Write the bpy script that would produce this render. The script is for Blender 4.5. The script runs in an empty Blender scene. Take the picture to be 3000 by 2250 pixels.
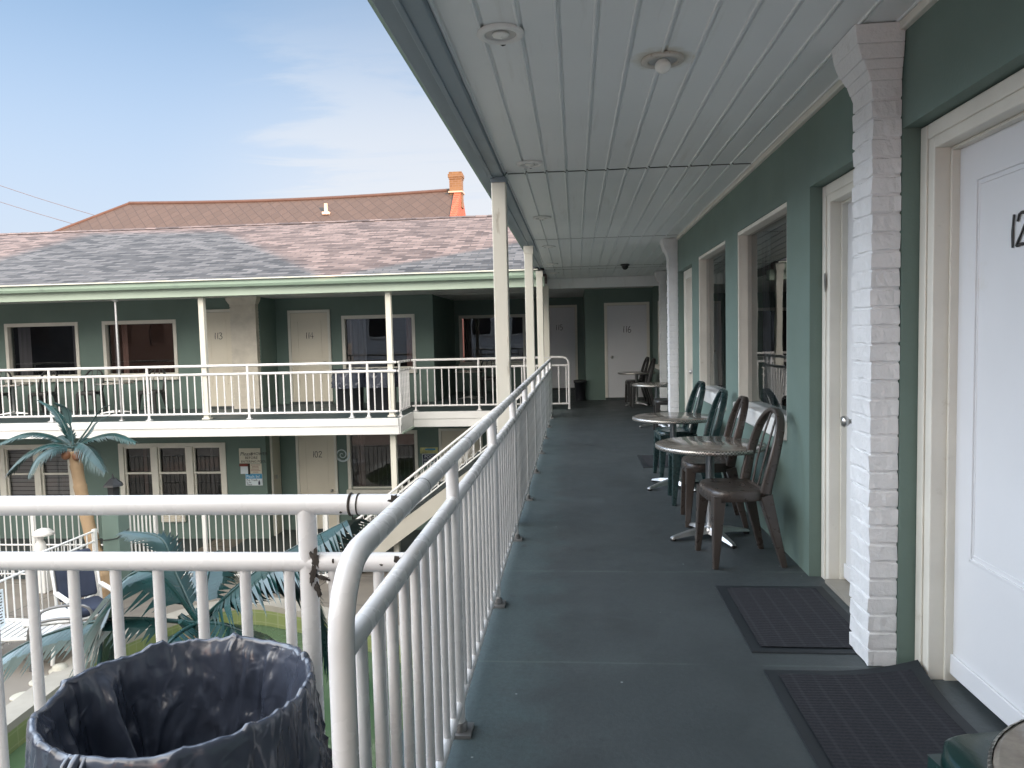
import bpy, bmesh, math, random
from mathutils import Vector, Matrix, noise
random.seed(7)
sc = bpy.context.scene
col = sc.collection
V = Vector
PI = math.pi
R = math.radians
GZ = -2.75            # courtyard level; the upper walkway floor is z = 0

# ------------------------------------------------------------------ mesh builder
class MB:
    def __init__(s):
        s.v = []; s.f = []; s.sm = []
    def add(s, vs, fs, sm=False):
        n = len(s.v)
        s.v += [tuple(v) for v in vs]
        s.f += [tuple(i + n for i in f) for f in fs]
        s.sm += [sm] * len(fs)
        return s
    def box(s, x0, x1, y0, y1, z0, z1):
        vs = [(x, y, z) for x in (x0, x1) for y in (y0, y1) for z in (z0, z1)]
        return s.add(vs, [(0, 1, 3, 2), (4, 6, 7, 5), (0, 4, 5, 1), (2, 3, 7, 6), (0, 2, 6, 4), (1, 5, 7, 3)])
    def quad(s, *p):
        return s.add(p, [tuple(range(len(p)))])
    def tube(s, path, r, n=10, closed=False, sm=True):
        path = [V(p) for p in path]
        m = len(path)
        rs = r if isinstance(r, (list, tuple)) else [r] * m
        vs = []; up = None
        for i, p in enumerate(path):
            a = path[(i - 1) % m] if (closed or i > 0) else p
            b = path[(i + 1) % m] if (closed or i < m - 1) else p
            t = (b - a).normalized()
            if up is None:
                up = V((0, 0, 1)) if abs(t.z) < .9 else V((1, 0, 0))
            u = (up - t * up.dot(t)).normalized()
            w = t.cross(u)
            up = u
            for k in range(n):
                an = 2 * PI * (k + .5) / n
                vs.append(p + (u * math.cos(an) + w * math.sin(an)) * rs[i])
        fs = []
        for i in range(m if closed else m - 1):
            j = (i + 1) % m
            for k in range(n):
                l = (k + 1) % n
                fs.append((i * n + k, i * n + l, j * n + l, j * n + k))
        s.add(vs, fs, sm)
        if not closed:
            s.add(vs[:n], [tuple(range(n))]); s.add(vs[-n:], [tuple(range(n))])
        return s
    def ribbon(s, path, w, t, nrm, sm=False):
        path = [V(p) for p in path]; N = V(nrm).normalized(); m = len(path)
        ws = w if isinstance(w, (list, tuple)) else [w] * m
        ts = t if isinstance(t, (list, tuple)) else [t] * m
        vs = []
        for i, p in enumerate(path):
            T = (path[min(i + 1, m - 1)] - path[max(i - 1, 0)]).normalized()
            B = N.cross(T).normalized()
            NN = T.cross(B)
            for a, b in ((-.5, -.32), (-.36, -.5), (.36, -.5), (.5, -.32), (.5, .32), (.36, .5), (-.36, .5), (-.5, .32)):
                vs.append(p + B * (a * ws[i]) + NN * (b * ts[i]))
        fs = []
        for i in range(m - 1):
            for k in range(8):
                l = (k + 1) % 8
                fs.append((i * 8 + k, i * 8 + l, i * 8 + 8 + l, i * 8 + 8 + k))
        s.add(vs, fs, True)
        s.add(vs[:8], [tuple(range(8))]); s.add(vs[-8:], [tuple(range(8))])
        return s
    def lathe(s, prof, c=(0, 0, 0), n=24, sm=True, cap=False):
        vs = []
        for r, z in prof:
            for k in range(n):
                a = 2 * PI * k / n
                vs.append((c[0] + r * math.cos(a), c[1] + r * math.sin(a), c[2] + z))
        fs = []
        for i in range(len(prof) - 1):
            for k in range(n):
                l = (k + 1) % n
                fs.append((i * n + k, i * n + l, (i + 1) * n + l, (i + 1) * n + k))
        s.add(vs, fs, sm)
        if cap:
            s.add(vs[:n], [tuple(range(n))]); s.add(vs[-n:], [tuple(range(n))])
        return s
    def prism(s, poly, z0, z1):
        n = len(poly)
        vs = [(x, y, z0) for x, y in poly] + [(x, y, z1) for x, y in poly]
        return s.add(vs, [tuple(range(n)), tuple(range(n, 2 * n))] + [(i, (i + 1) % n, n + (i + 1) % n, n + i) for i in range(n)])
    def blob(s, c, r, amp=.35, sc_=(1, 1, 1), seed=0):
        bm = bmesh.new(); bmesh.ops.create_icosphere(bm, subdivisions=2, radius=1)
        vs = []
        for v in bm.verts:
            q = v.co * (1 + amp * noise.noise(v.co * 1.9 + V((seed * 3.1, 0, 0))))
            vs.append((c[0] + q.x * r * sc_[0], c[1] + q.y * r * sc_[1], c[2] + q.z * r * sc_[2]))
        fs = [tuple(v.index for v in f.verts) for f in bm.faces]
        bm.free()
        return s.add(vs, fs, True)
    def build(s, name, m, parent=None, bevel=0, loc=None):
        me = bpy.data.meshes.new(name)
        me.from_pydata(s.v, [], s.f)
        bm = bmesh.new(); bm.from_mesh(me)
        bmesh.ops.recalc_face_normals(bm, faces=bm.faces)
        bm.to_mesh(me); bm.free()
        me.polygons.foreach_set('use_smooth', s.sm)
        me.materials.append(m)
        o = bpy.data.objects.new(name, me)
        col.objects.link(o)
        if parent:
            o.parent = parent
            if parent.type == 'EMPTY' and not parent.get('local_coords'):
                o.location = -parent.location
        if loc:
            o.location = loc
        if bevel:
            b = o.modifiers.new('bevel', 'BEVEL'); b.width = bevel; b.segments = 2; b.limit_method = 'ANGLE'; b.angle_limit = R(35)
        return o

def tag(o, label=None, cat=None, group=None, kind=None):
    if label: o['label'] = label
    if cat: o['category'] = cat
    if group: o['group'] = group
    if kind: o['kind'] = kind
    return o

def thing(name, label, cat, loc, rz=0, group=None, local=False):
    o = bpy.data.objects.new(name, None); o.empty_display_size = .2
    col.objects.link(o); o.location = loc; o.rotation_euler = (0, 0, rz)
    if local: o['local_coords'] = 1
    return tag(o, label, cat, group)

def kids(o):
    return [c for c in bpy.data.objects if c.parent == o]

def copy_thing(root, loc, rz, label):
    r = root.copy(); col.objects.link(r); r.location = loc; r.rotation_euler = (0, 0, rz); r['label'] = label
    for ch in kids(root):
        c = ch.copy(); col.objects.link(c); c.parent = r
        for g in kids(ch):
            d = g.copy(); col.objects.link(d); d.parent = c
    return r

def inst(src, parent, loc):
    c = src.copy(); col.objects.link(c); c.parent = parent; c.location = loc
    return c

# ------------------------------------------------------------------ materials
def nodes(name):
    m = bpy.data.materials.new(name); m.use_nodes = True
    nt = m.node_tree; nt.nodes.clear()
    out = nt.nodes.new('ShaderNodeOutputMaterial')
    p = nt.nodes.new('ShaderNodeBsdfPrincipled')
    nt.links.new(p.outputs[0], out.inputs[0])
    return m, nt, p, out
def N(nt, t, **kw):
    n = nt.nodes.new(t)
    for k, v in kw.items():
        if k in n.inputs.keys() if hasattr(n.inputs, 'keys') else False: n.inputs[k].default_value = v
        else: setattr(n, k, v)
    return n
def rgb(c): return (c[0], c[1], c[2], 1)
def coord(nt, scale=(1, 1, 1), rot=(0, 0, 0), loc=(0, 0, 0)):
    tc = nt.nodes.new('ShaderNodeTexCoord'); mp = nt.nodes.new('ShaderNodeMapping')
    mp.inputs['Scale'].default_value = scale; mp.inputs['Rotation'].default_value = rot; mp.inputs['Location'].default_value = loc
    nt.links.new(tc.outputs['Object'], mp.inputs[0])
    return mp.outputs[0]
def noisetex(nt, vec, scale, detail=4, rough=.55):
    n = nt.nodes.new('ShaderNodeTexNoise'); n.inputs['Scale'].default_value = scale
    n.inputs['Detail'].default_value = detail; n.inputs['Roughness'].default_value = rough
    nt.links.new(vec, n.inputs['Vector'])
    return n.outputs[0]
def ramp(nt, fac, stops):
    r = nt.nodes.new('ShaderNodeValToRGB')
    e = r.color_ramp.elements
    while len(e) < len(stops): e.new(.5)
    for i, (p, c) in enumerate(stops):
        e[i].position = p
        e[i].color = rgb(c) if isinstance(c, (tuple, list)) else (c, c, c, 1)
    nt.links.new(fac, r.inputs[0])
    return r.outputs[0]
def mixc(nt, fac, a, b, mode='MIX'):
    m = nt.nodes.new('ShaderNodeMix'); m.data_type = 'RGBA'; m.blend_type = mode
    for s, x in ((m.inputs[0], fac), (m.inputs[6], a), (m.inputs[7], b)):
        if hasattr(x, 'is_output'): nt.links.new(x, s)
        elif isinstance(x, (int, float)): s.default_value = x
        else: s.default_value = rgb(x)
    return m.outputs[2]
def bumpn(nt, p, h, strength, dist=.01):
    b = nt.nodes.new('ShaderNodeBump'); b.inputs['Strength'].default_value = strength; b.inputs['Distance'].default_value = dist
    nt.links.new(h, b.inputs['Height']); nt.links.new(b.outputs[0], p.inputs['Normal'])
def mat(name, c, rough=.5, metal=0, var=.12, vs=2.5, bump=.0, bs=60, spec=.5, coat=0, dirt=None, stretch=(1, 1, 1), ds=6, dr=(.58, .72), bd=.004):
    m, nt, p, _ = nodes(name)
    v = coord(nt, stretch)
    n1 = noisetex(nt, v, vs, 5)
    lo = tuple(x * (1 - var) for x in c); hi = tuple(min(1, x * (1 + var)) for x in c)
    cc = ramp(nt, n1, [(.3, lo), (.7, hi)])
    if dirt:
        n2 = noisetex(nt, v, ds, 7, .65)
        cc = mixc(nt, ramp(nt, n2, [(dr[0], 0.), (dr[1], 1.)]), cc, dirt)
    nt.links.new(cc, p.inputs['Base Color'])
    n3 = noisetex(nt, v, vs * 3, 4)
    rr = nt.nodes.new('ShaderNodeMapRange'); rr.inputs[3].default_value = max(.02, rough - .08); rr.inputs[4].default_value = min(1, rough + .1)
    nt.links.new(n3, rr.inputs[0]); nt.links.new(rr.outputs[0], p.inputs['Roughness'])
    p.inputs['Metallic'].default_value = metal; p.inputs['Specular IOR Level'].default_value = spec; p.inputs['Coat Weight'].default_value = coat
    if bump:
        bumpn(nt, p, noisetex(nt, v, bs, 4, .6), bump, bd)
    return m

GREEN = mat('green_stucco', (.135, .198, .174), .62, var=.1, vs=1.2, bump=.25, bs=90, dirt=(.14, .2, .165), ds=2.2, dr=(.55, .9))
WHITE = mat('white_paint', (.74, .74, .72), .42, var=.05, vs=3, bump=.12, bs=45, dirt=(.55, .53, .48), ds=7, dr=(.66, .8))
TRIM = mat('cream_trim', (.72, .70, .63), .45, var=.06, vs=4, bump=.15, bs=50, dirt=(.5, .46, .38), ds=9, dr=(.64, .8))
DOORM = mat('door_white', (.68, .69, .71), .4, var=.03, vs=1.5, bump=.06, bs=70, dirt=(.62, .6, .56), ds=3.5, dr=(.66, .85))
CREAMD = mat('door_cream', (.70, .65, .54), .45, var=.04, vs=2)
SAGE = mat('sage_paint', (.33, .44, .35), .45, var=.06, vs=1.5, dirt=(.25, .33, .28), ds=5, dr=(.6, .8))
SAGEL = mat('sage_light', (.43, .52, .43), .5, var=.06, vs=1.5)
GUTEDGE = mat('gutter_lip', (.72, .72, .62), .45)
FASC = mat('blue_grey_fascia', (.23, .285, .32), .45, var=.12, vs=2, dirt=(.18, .22, .24), ds=4, stretch=(1, .25, 1))
POSTM = mat('post_paint', (.70, .68, .60), .5, var=.06, vs=3, bump=.3, bs=25, stretch=(1, 1, .2), dirt=(.5, .46, .38), ds=16, dr=(.62, .72))
RAILM = mat('rail_paint', (.74, .73, .725), .26, var=.04, vs=3, bump=.04, bs=9, dirt=(.34, .26, .2), ds=30, dr=(.73, .78))
BRICKW = mat('white_brick', (.74, .75, .76), .5, var=.05, vs=6, bump=.8, bs=38, dirt=(.6, .6, .6), ds=12, dr=(.6, .8), bd=.008)
BLACK = mat('black_paint', (.012, .012, .013), .4)
STEEL = mat('brushed_steel', (.55, .54, .52), .3, 1)
ALU = mat('cast_aluminium', (.62, .62, .62), .38, 1, var=.1, vs=12)
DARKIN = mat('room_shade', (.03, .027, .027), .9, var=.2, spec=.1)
CURT = mat('brown_curtain', (.16, .1, .085), .85, var=.25, vs=14, stretch=(1, 1, .05))
CURTD = mat('dark_curtain', (.05, .052, .052), .85, var=.2, vs=14, stretch=(1, 1, .05))
CURTP = mat('pink_curtain', (.34, .2, .17), .85, var=.2, vs=14, stretch=(1, 1, .05))
CURTG = mat('grey_curtain', (.2, .19, .2), .85, var=.2, vs=14, stretch=(1, 1, .05))
BROWNP = mat('brown_plastic', (.05, .041, .036), .28, var=.1, vs=5, bump=.05, bs=120, spec=.55)
TEALP = mat('teal_plastic', (.018, .042, .044), .26, var=.12, vs=5, bump=.05, bs=120, spec=.55)
DKGRN = mat('dark_green_plastic', (.006, .026, .024), .24, var=.12, vs=5, spec=.55)
DARKCH = mat('dark_chair', (.035, .035, .035), .35)
BIN = mat('black_bin', (.018, .02, .024), .4, var=.2)
RUBBER = mat('mat_rubber', (.011, .015, .019), .6, var=.15)
CONC = mat('pool_deck', (.165, .145, .12), .8, var=.15, vs=.9, bump=.3, bs=30, dirt=(.11, .097, .083), ds=1.3, dr=(.5, .75))
def joints(m):
    nt = m.node_tree; p = next(n for n in nt.nodes if n.type == 'BSDF_PRINCIPLED'); src = p.inputs['Base Color'].links[0].from_socket
    b = nt.nodes.new('ShaderNodeTexBrick'); b.offset = .5; b.inputs['Scale'].default_value = 1; b.inputs['Brick Width'].default_value = 1.7; b.inputs['Row Height'].default_value = 1.3
    b.inputs['Mortar Size'].default_value = .012; nt.links.new(coord(nt, (1, 1, 0), (0, 0, R(8))), b.inputs[0])
    nt.links.new(mixc(nt, b.outputs[1], src, (.06, .055, .05)), p.inputs['Base Color'])
joints(CONC)
COPING = mat('coping', (.29, .27, .23), .75, var=.12, vs=3, bump=.3, bs=40, dirt=(.25, .22, .18), ds=5)
TRUNKM = mat('palm_trunk', (.37, .26, .155), .6, var=.15, vs=4, bump=.3, bs=25)
FROND = mat('palm_frond', (.010, .045, .043), .28, var=.5, vs=2.2, spec=.6)
FROND2 = mat('palm_frond_skylit', (.032, .07, .072), .36, var=.4, vs=2.5, spec=.5)  # lighter frond copy with the sky's sheen put into its colour
COCO = mat('coconut', (.22, .1, .05), .6, bump=.6, bs=40)
NAVY = mat('navy_cushion', (.018, .026, .05), .8, var=.15, vs=6, bump=.2, bs=150)
PLASTW = mat('white_plastic', (.72, .72, .7), .4, var=.05, dirt=(.5, .48, .44), ds=6, dr=(.65, .8))
GREYM = mat('grey_metal', (.2, .2, .2), .4, .5)
LANT = mat('lantern_black', (.02, .022, .025), .4)
ORBRICK_C = (.55, .16, .06)
GRIME = mat('grime', (.045, .038, .032), .9, var=.4, vs=30, bump=.6, bs=90)
STAIRM = mat('stair_cream', (.5, .48, .42), .55, var=.06)
DARKTREAD = mat('stair_tread', (.05, .06, .06), .7)
SIDING_C = (.62, .63, .66)
BLIND = mat('grey_blind', (.4, .39, .39), .6, var=.05)
SIGNW = mat('sign_cream', (.62, .6, .5), .6, var=.04)
SIGNB = mat('sign_blue', (.05, .28, .5), .5)
SIGNN = mat('sign_navy', (.02, .025, .07), .5)
SIGNP = mat('sign_pale', (.66, .74, .78), .5)
SIGNY = mat('sign_yellow', (.45, .46, .2), .5, var=.4, vs=9)
RED = mat('sign_red', (.2, .04, .03), .6)
LIDM = mat('lid_plastic', (.42, .40, .33), .5, dirt=(.3, .28, .22), ds=9)
RIDGE = mat('ridge_brick', (.055, .04, .036), .8)
WIRE = mat('wire_grey', (.09, .09, .1), .6)
BULB = mat('bulb_glass', (.78, .78, .74), .25)
LAMPIN = mat('lamp_reflector', (.5, .5, .5), .35, .6)
RUST = mat('rust_ring', (.5, .47, .42), .55, var=.1, dirt=(.2, .11, .05), ds=24, dr=(.55, .68))

BRICKC = mat('cream_brick', (.62, .58, .50), .6, var=.1, vs=6, bump=.5, bs=38)
def soffit_mat():
    m, nt, p, _ = nodes('soffit_vinyl')
    v = coord(nt)
    n1 = noisetex(nt, v, .9, 5)
    c = ramp(nt, n1, [(.3, (.72, .75, .755)), (.7, (.78, .80, .80))])
    n2 = noisetex(nt, coord(nt, (6, .35, 1)), 3, 6, .6)
    c = mixc(nt, ramp(nt, n2, [(.58, 0.), (.85, .5)]), c, (.46, .45, .40))
    # rusty water mark round the leaking lamp
    tc = nt.nodes.new('ShaderNodeTexCoord'); d = nt.nodes.new('ShaderNodeVectorMath'); d.operation = 'DISTANCE'
    nt.links.new(tc.outputs['Object'], d.inputs[0]); d.inputs[1].default_value = (.384, 3.216, 2.49)
    ad = nt.nodes.new('ShaderNodeMath'); ad.operation = 'MULTIPLY_ADD'
    nt.links.new(noisetex(nt, v, 18, 3), ad.inputs[0]); ad.inputs[1].default_value = .09; nt.links.new(d.outputs[1], ad.inputs[2])
    c = mixc(nt, ramp(nt, ad.outputs[0], [(.13, .55), (.185, 0.)]), c, (.42, .35, .2))
    nt.links.new(c, p.inputs['Base Color']); p.inputs['Roughness'].default_value = .42
    bumpn(nt, p, noisetex(nt, v, 6, 3), .12, .01)
    return m
SOFFIT = soffit_mat()

def floor_mat():
    m, nt, p, _ = nodes('painted_floor')
    v = coord(nt)
    c = ramp(nt, noisetex(nt, v, .8, 6), [(.3, (.043, .053, .057)), (.7, (.061, .073, .077))])
    wear = noisetex(nt, v, 2.6, 8, .7)
    c = mixc(nt, ramp(nt, wear, [(.55, 0.), (.8, .7)]), c, (.08, .108, .11))
    grime = noisetex(nt, coord(nt, (1, .5, 1)), 1.7, 7, .7)
    c = mixc(nt, ramp(nt, grime, [(.5, 0.), (.72, .55)]), c, (.034, .038, .04))
    # teal rubbed edge beside the rail
    sx = nt.nodes.new('ShaderNodeSeparateXYZ'); nt.links.new(v, sx.inputs[0])
    e = nt.nodes.new('ShaderNodeMath'); e.operation = 'MULTIPLY_ADD'
    nt.links.new(noisetex(nt, v, 5, 5, .65), e.inputs[0]); e.inputs[1].default_value = .55; nt.links.new(sx.outputs[0], e.inputs[2])
    c = mixc(nt, ramp(nt, e.outputs[0], [(0.0, .5), (.2, 0.)]), c, (.08, .125, .13))
    fine = noisetex(nt, v, 48, 6, .75); scr = noisetex(nt, coord(nt, (9, 1.2, 1), (0, 0, R(12))), 9, 5, .7)
    c = mixc(nt, ramp(nt, fine, [(.35, .45), (.62, 0.)]), c, (.03, .036, .038)); c = mixc(nt, ramp(nt, scr, [(.64, 0.), (.74, .35)]), c, (.11, .13, .13))
    spots = noisetex(nt, v, 6.5, 3, .5); c = mixc(nt, ramp(nt, spots, [(.70, 0.), (.74, .55)]), c, (.028, .032, .033))
    # crumbs of paint
    vo = nt.nodes.new('ShaderNodeTexVoronoi'); vo.inputs['Scale'].default_value = 5.5
    nt.links.new(v, vo.inputs['Vector'])
    c = mixc(nt, ramp(nt, vo.outputs['Distance'], [(.022, .8), (.034, 0.)]), c, (.36, .4, .4))
    # two worn joints across the walkway
    jn = nt.nodes.new('ShaderNodeMath'); jn.operation = 'MULTIPLY_ADD'; jn.inputs[1].default_value = .03
    nt.links.new(noisetex(nt, v, 1.4, 3), jn.inputs[0]); nt.links.new(sx.outputs[1], jn.inputs[2])
    for y0_, k_ in ((4.185, .65), (3.0, .45), (6.9, .4), (1.7, .4)):
        q1 = nt.nodes.new('ShaderNodeMath'); q1.operation = 'SUBTRACT'; q1.inputs[1].default_value = y0_; nt.links.new(jn.outputs[0], q1.inputs[0])
        q2 = nt.nodes.new('ShaderNodeMath'); q2.operation = 'ABSOLUTE'; nt.links.new(q1.outputs[0], q2.inputs[0])
        jm = nt.nodes.new('ShaderNodeMath'); jm.operation = 'MULTIPLY'
        nt.links.new(ramp(nt, q2.outputs[0], [(.0, k_), (.009, 0.)]), jm.inputs[0])
        nt.links.new(ramp(nt, noisetex(nt, v, 2.2, 5), [(.42, 0.), (.6, 1.)]), jm.inputs[1])
        c = mixc(nt, jm.outputs[0], c, (.14, .18, .16))
    nt.links.new(c, p.inputs['Base Color'])
    rr = ramp(nt, wear, [(.3, .44), (.7, .66)]); nt.links.new(rr, p.inputs['Roughness'])
    bumpn(nt, p, noisetex(nt, v, 55, 5, .65), .3, .004)
    return m
FLOOR = floor_mat()

def shingle_mat(name, c1, c2, c3, bw, rh, rot=(0, 0, 0), mortar=.012, mc=(.06, .06, .065), off=.5):
    m, nt, p, _ = nodes(name)
    v = coord(nt, (1, 1.054, 1), rot)
    wob = nt.nodes.new('ShaderNodeVectorMath'); wob.operation = 'MULTIPLY_ADD'
    nn = nt.nodes.new('ShaderNodeTexNoise'); nn.inputs['Scale'].default_value = 1.3; nt.links.new(v, nn.inputs['Vector'])
    nt.links.new(nn.outputs[1], wob.inputs[0]); wob.inputs[1].default_value = (.12, .05, 0); nt.links.new(v, wob.inputs[2])
    fl = nt.nodes.new('ShaderNodeVectorMath'); fl.operation = 'MULTIPLY'; fl.inputs[1].default_value = (1, 1, 0)
    nt.links.new(wob.outputs[0], fl.inputs[0])
    b = nt.nodes.new('ShaderNodeTexBrick'); b.offset = off; b.inputs['Scale'].default_value = 1
    b.inputs['Brick Width'].default_value = bw; b.inputs['Row Height'].default_value = rh
    b.inputs['Mortar Size'].default_value = mortar; b.inputs['Mortar Smooth'].default_value = .3; b.inputs['Bias'].default_value = 0
    b.inputs['Color1'].default_value = rgb(c1); b.inputs['Color2'].default_value = rgb(c2); b.inputs['Mortar'].default_value = rgb(mc)
    nt.links.new(fl.outputs[0], b.inputs['Vector'])
    c = mixc(nt, ramp(nt, noisetex(nt, coord(nt, (1, 3, 1)), 3.2, 6, .7), [(.5, 0.), (.75, .22)]), b.outputs[0], c3)
    nt.links.new(c, p.inputs['Base Color']); p.inputs['Roughness'].default_value = .9
    inv = nt.nodes.new('ShaderNodeMath'); inv.operation = 'SUBTRACT'; inv.inputs[0].default_value = 1; nt.links.new(b.outputs[1], inv.inputs[1])
    ad = nt.nodes.new('ShaderNodeMath'); ad.operation = 'MULTIPLY_ADD'; ad.inputs[1].default_value = .5
    nt.links.new(noisetex(nt, v, 60, 3), ad.inputs[0]); nt.links.new(inv.outputs[0], ad.inputs[2])
    bumpn(nt, p, ad.outputs[0], .5, .015)
    return m
SHING = shingle_mat('asphalt_shingles', (.026, .024, .024), (.15, .136, .13), (.056, .052, .05), .28, .125)
SHING2 = shingle_mat('diamond_shingles', (.045, .040, .036), (.054, .047, .042), (.038, .034, .031), .3, .3, rot=(0, 0, R(45)), mortar=.016, mc=(.034, .031, .03), off=0)

def brick_mat(name, c1, c2, mc, axes='XZ'):
    m, nt, p, _ = nodes(name)
    tc = nt.nodes.new('ShaderNodeTexCoord'); s = nt.nodes.new('ShaderNodeSeparateXYZ'); cb = nt.nodes.new('ShaderNodeCombineXYZ')
    nt.links.new(tc.outputs['Object'], s.inputs[0])
    a = nt.nodes.new('ShaderNodeMath'); nt.links.new(s.outputs[0], a.inputs[0]); nt.links.new(s.outputs[1], a.inputs[1])
    nt.links.new(a.outputs[0], cb.inputs[0]); nt.links.new(s.outputs[2], cb.inputs[1])
    b = nt.nodes.new('ShaderNodeTexBrick'); b.inputs['Scale'].default_value = 1; b.inputs['Brick Width'].default_value = .22; b.inputs['Row Height'].default_value = .08
    b.inputs['Mortar Size'].default_value = .008
    b.inputs['Color1'].default_value = rgb(c1); b.inputs['Color2'].default_value = rgb(c2); b.inputs['Mortar'].default_value = rgb(mc)
    nt.links.new(cb.outputs[0], b.inputs[0]); nt.links.new(b.outputs[0], p.inputs['Base Color']); p.inputs['Roughness'].default_value = .85
    return m
ORBRICK = brick_mat('orange_brick', (.26, .055, .022), (.19, .038, .016), (.2, .12, .085))
TANBRICK = brick_mat('tan_brick', (.115, .082, .04), (.085, .057, .026), (.12, .1, .08))
GREYBRICK = brick_mat('grey_brick', (.014, .018, .024), (.012, .015, .019), (.02, .024, .03))

def siding_mat():
    m, nt, p, _ = nodes('white_clapboard')
    w = nt.nodes.new('ShaderNodeTexWave'); w.wave_type = 'BANDS'; w.bands_direction = 'Z'; w.wave_profile = 'SAW'; w.inputs['Scale'].default_value = 1.6
    nt.links.new(coord(nt), w.inputs[0])
    nt.links.new(ramp(nt, w.outputs[1], [(0., (.4, .41, .44)), (.12, SIDING_C), (1., (.68, .69, .71))]), p.inputs['Base Color'])
    p.inputs['Roughness'].default_value = .6
    return m
SIDING = siding_mat()

def glass_mat(name, tint=(1, 1, 1), boost=.85):
    m = bpy.data.materials.new(name); m.use_nodes = True; nt = m.node_tree; nt.nodes.clear()
    out = nt.nodes.new('ShaderNodeOutputMaterial'); mx = nt.nodes.new('ShaderNodeMixShader')
    tr = nt.nodes.new('ShaderNodeBsdfTransparent'); gl = nt.nodes.new('ShaderNodeBsdfGlossy'); geo = nt.nodes.new('ShaderNodeNewGeometry')
    tr.inputs[0].default_value = rgb((.62, .63, .64)); gl.inputs['Roughness'].default_value = .012; 
    gl.inputs[0].default_value = rgb(tint)
    d = nt.nodes.new('ShaderNodeVectorMath'); d.operation = 'DOT_PRODUCT'; nt.links.new(geo.outputs['Incoming'], d.inputs[0]); nt.links.new(geo.outputs['Normal'], d.inputs[1])
    prev = d.outputs[1]
    for op, x, inv in (('ABSOLUTE', 0, 0), ('SUBTRACT', 1, 1), ('POWER', 5, 0), ('MULTIPLY_ADD', boost, 0)):     # Schlick's reflectance, the same from either side
        q = nt.nodes.new('ShaderNodeMath'); q.operation = op; q.use_clamp = True
        nt.links.new(prev, q.inputs[1 if inv else 0])
        if inv: q.inputs[0].default_value = x
        elif op != 'ABSOLUTE': q.inputs[1].default_value = x
        if op == 'MULTIPLY_ADD': q.inputs[2].default_value = .07
        prev = q.outputs[0]
    nt.links.new(prev, mx.inputs[0])
    nt.links.new(tr.outputs[0], mx.inputs[1]); nt.links.new(gl.outputs[0], mx.inputs[2]); nt.links.new(mx.outputs[0], out.inputs[0])
    b = nt.nodes.new('ShaderNodeBump'); b.inputs['Strength'].default_value = .05; b.inputs['Distance'].default_value = .02
    nt.links.new(noisetex(nt, coord(nt), 1.6, 2), b.inputs['Height']); nt.links.new(b.outputs[0], gl.inputs['Normal'])
    return m
GLASS = glass_mat('window_glass')

def bag_mat():
    m, nt, p, _ = nodes('bin_bag_film')
    v = coord(nt)
    nt.links.new(ramp(nt, noisetex(nt, v, 5, 5), [(.3, (.030, .037, .056)), (.7, (.052, .062, .088))]), p.inputs['Base Color'])
    p.inputs['Roughness'].default_value = .23; p.inputs['Specular IOR Level'].default_value = 1.0
    hs = []
    for sc_, st, ds_ in ((4.5, (1, 1, .45), 1.2), (11, (1, 1, .6), 1.6), (26, (1, 1, 1), 1.)):
        n = nt.nodes.new('ShaderNodeTexNoise'); n.noise_type = 'RIDGED_MULTIFRACTAL'; n.inputs['Scale'].default_value = sc_; n.inputs['Detail'].default_value = 2; n.inputs['Distortion'].default_value = ds_
        nt.links.new(coord(nt, st), n.inputs['Vector']); hs.append(n.outputs[0])
    a1 = nt.nodes.new('ShaderNodeMath'); a1.operation = 'MULTIPLY_ADD'; a1.inputs[1].default_value = .5; nt.links.new(hs[1], a1.inputs[0]); nt.links.new(hs[0], a1.inputs[2])
    a2 = nt.nodes.new('ShaderNodeMath'); a2.operation = 'MULTIPLY_ADD'; a2.inputs[1].default_value = .2; nt.links.new(hs[2], a2.inputs[0]); nt.links.new(a1.outputs[0], a2.inputs[2])
    bumpn(nt, p, a2.outputs[0], .7, .016)
    return m
BAG = bag_mat()

def pad_mat():
    m, nt, p, _ = nodes('mat_carpet')
    v = coord(nt)
    w = nt.nodes.new('ShaderNodeTexWave'); w.wave_type = 'BANDS'; w.bands_direction = 'X'; w.inputs['Scale'].default_value = 3.9
    w.inputs['Distortion'].default_value = .15
    nt.links.new(v, w.inputs[0])
    w2 = nt.nodes.new('ShaderNodeTexWave'); w2.wave_type = 'BANDS'; w2.bands_direction = 'Y'; w2.inputs['Scale'].default_value = 16
    nt.links.new(v, w2.inputs[0])
    c = ramp(nt, noisetex(nt, v, 130, 3), [(.3, (.006, .007, .0105)), (.7, (.017, .018, .024))])
    c = mixc(nt, ramp(nt, w.outputs[1], [(.9, 0.), (1., .5)]), c, (.03, .032, .038))
    vo = nt.nodes.new('ShaderNodeTexVoronoi'); vo.inputs['Scale'].default_value = 4; nt.links.new(v, vo.inputs['Vector'])
    c = mixc(nt, ramp(nt, vo.outputs['Distance'], [(.025, .9), (.035, 0.)]), c, (.45, .42, .4))
    nt.links.new(c, p.inputs['Base Color']); p.inputs['Roughness'].default_value = .95
    a = nt.nodes.new('ShaderNodeMath'); a.operation = 'ADD'; nt.links.new(w2.outputs[1], a.inputs[0]); nt.links.new(noisetex(nt, v, 160, 3), a.inputs[1])
    bumpn(nt, p, a.outputs[0], .22, .004)
    return m
PAD = pad_mat()

def marble_mat():
    m, nt, p, _ = nodes('marble_top')
    v = coord(nt)
    n = noisetex(nt, v, 9, 8, .7)
    c = ramp(nt, n, [(.3, (.1, .085, .07)), (.5, (.2, .175, .15)), (.7, (.3, .27, .23))])
    nt.links.new(c, p.inputs['Base Color']); p.inputs['Roughness'].default_value = .1; p.inputs['Specular IOR Level'].default_value = .7
    return m
MARBLE = marble_mat()

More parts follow.
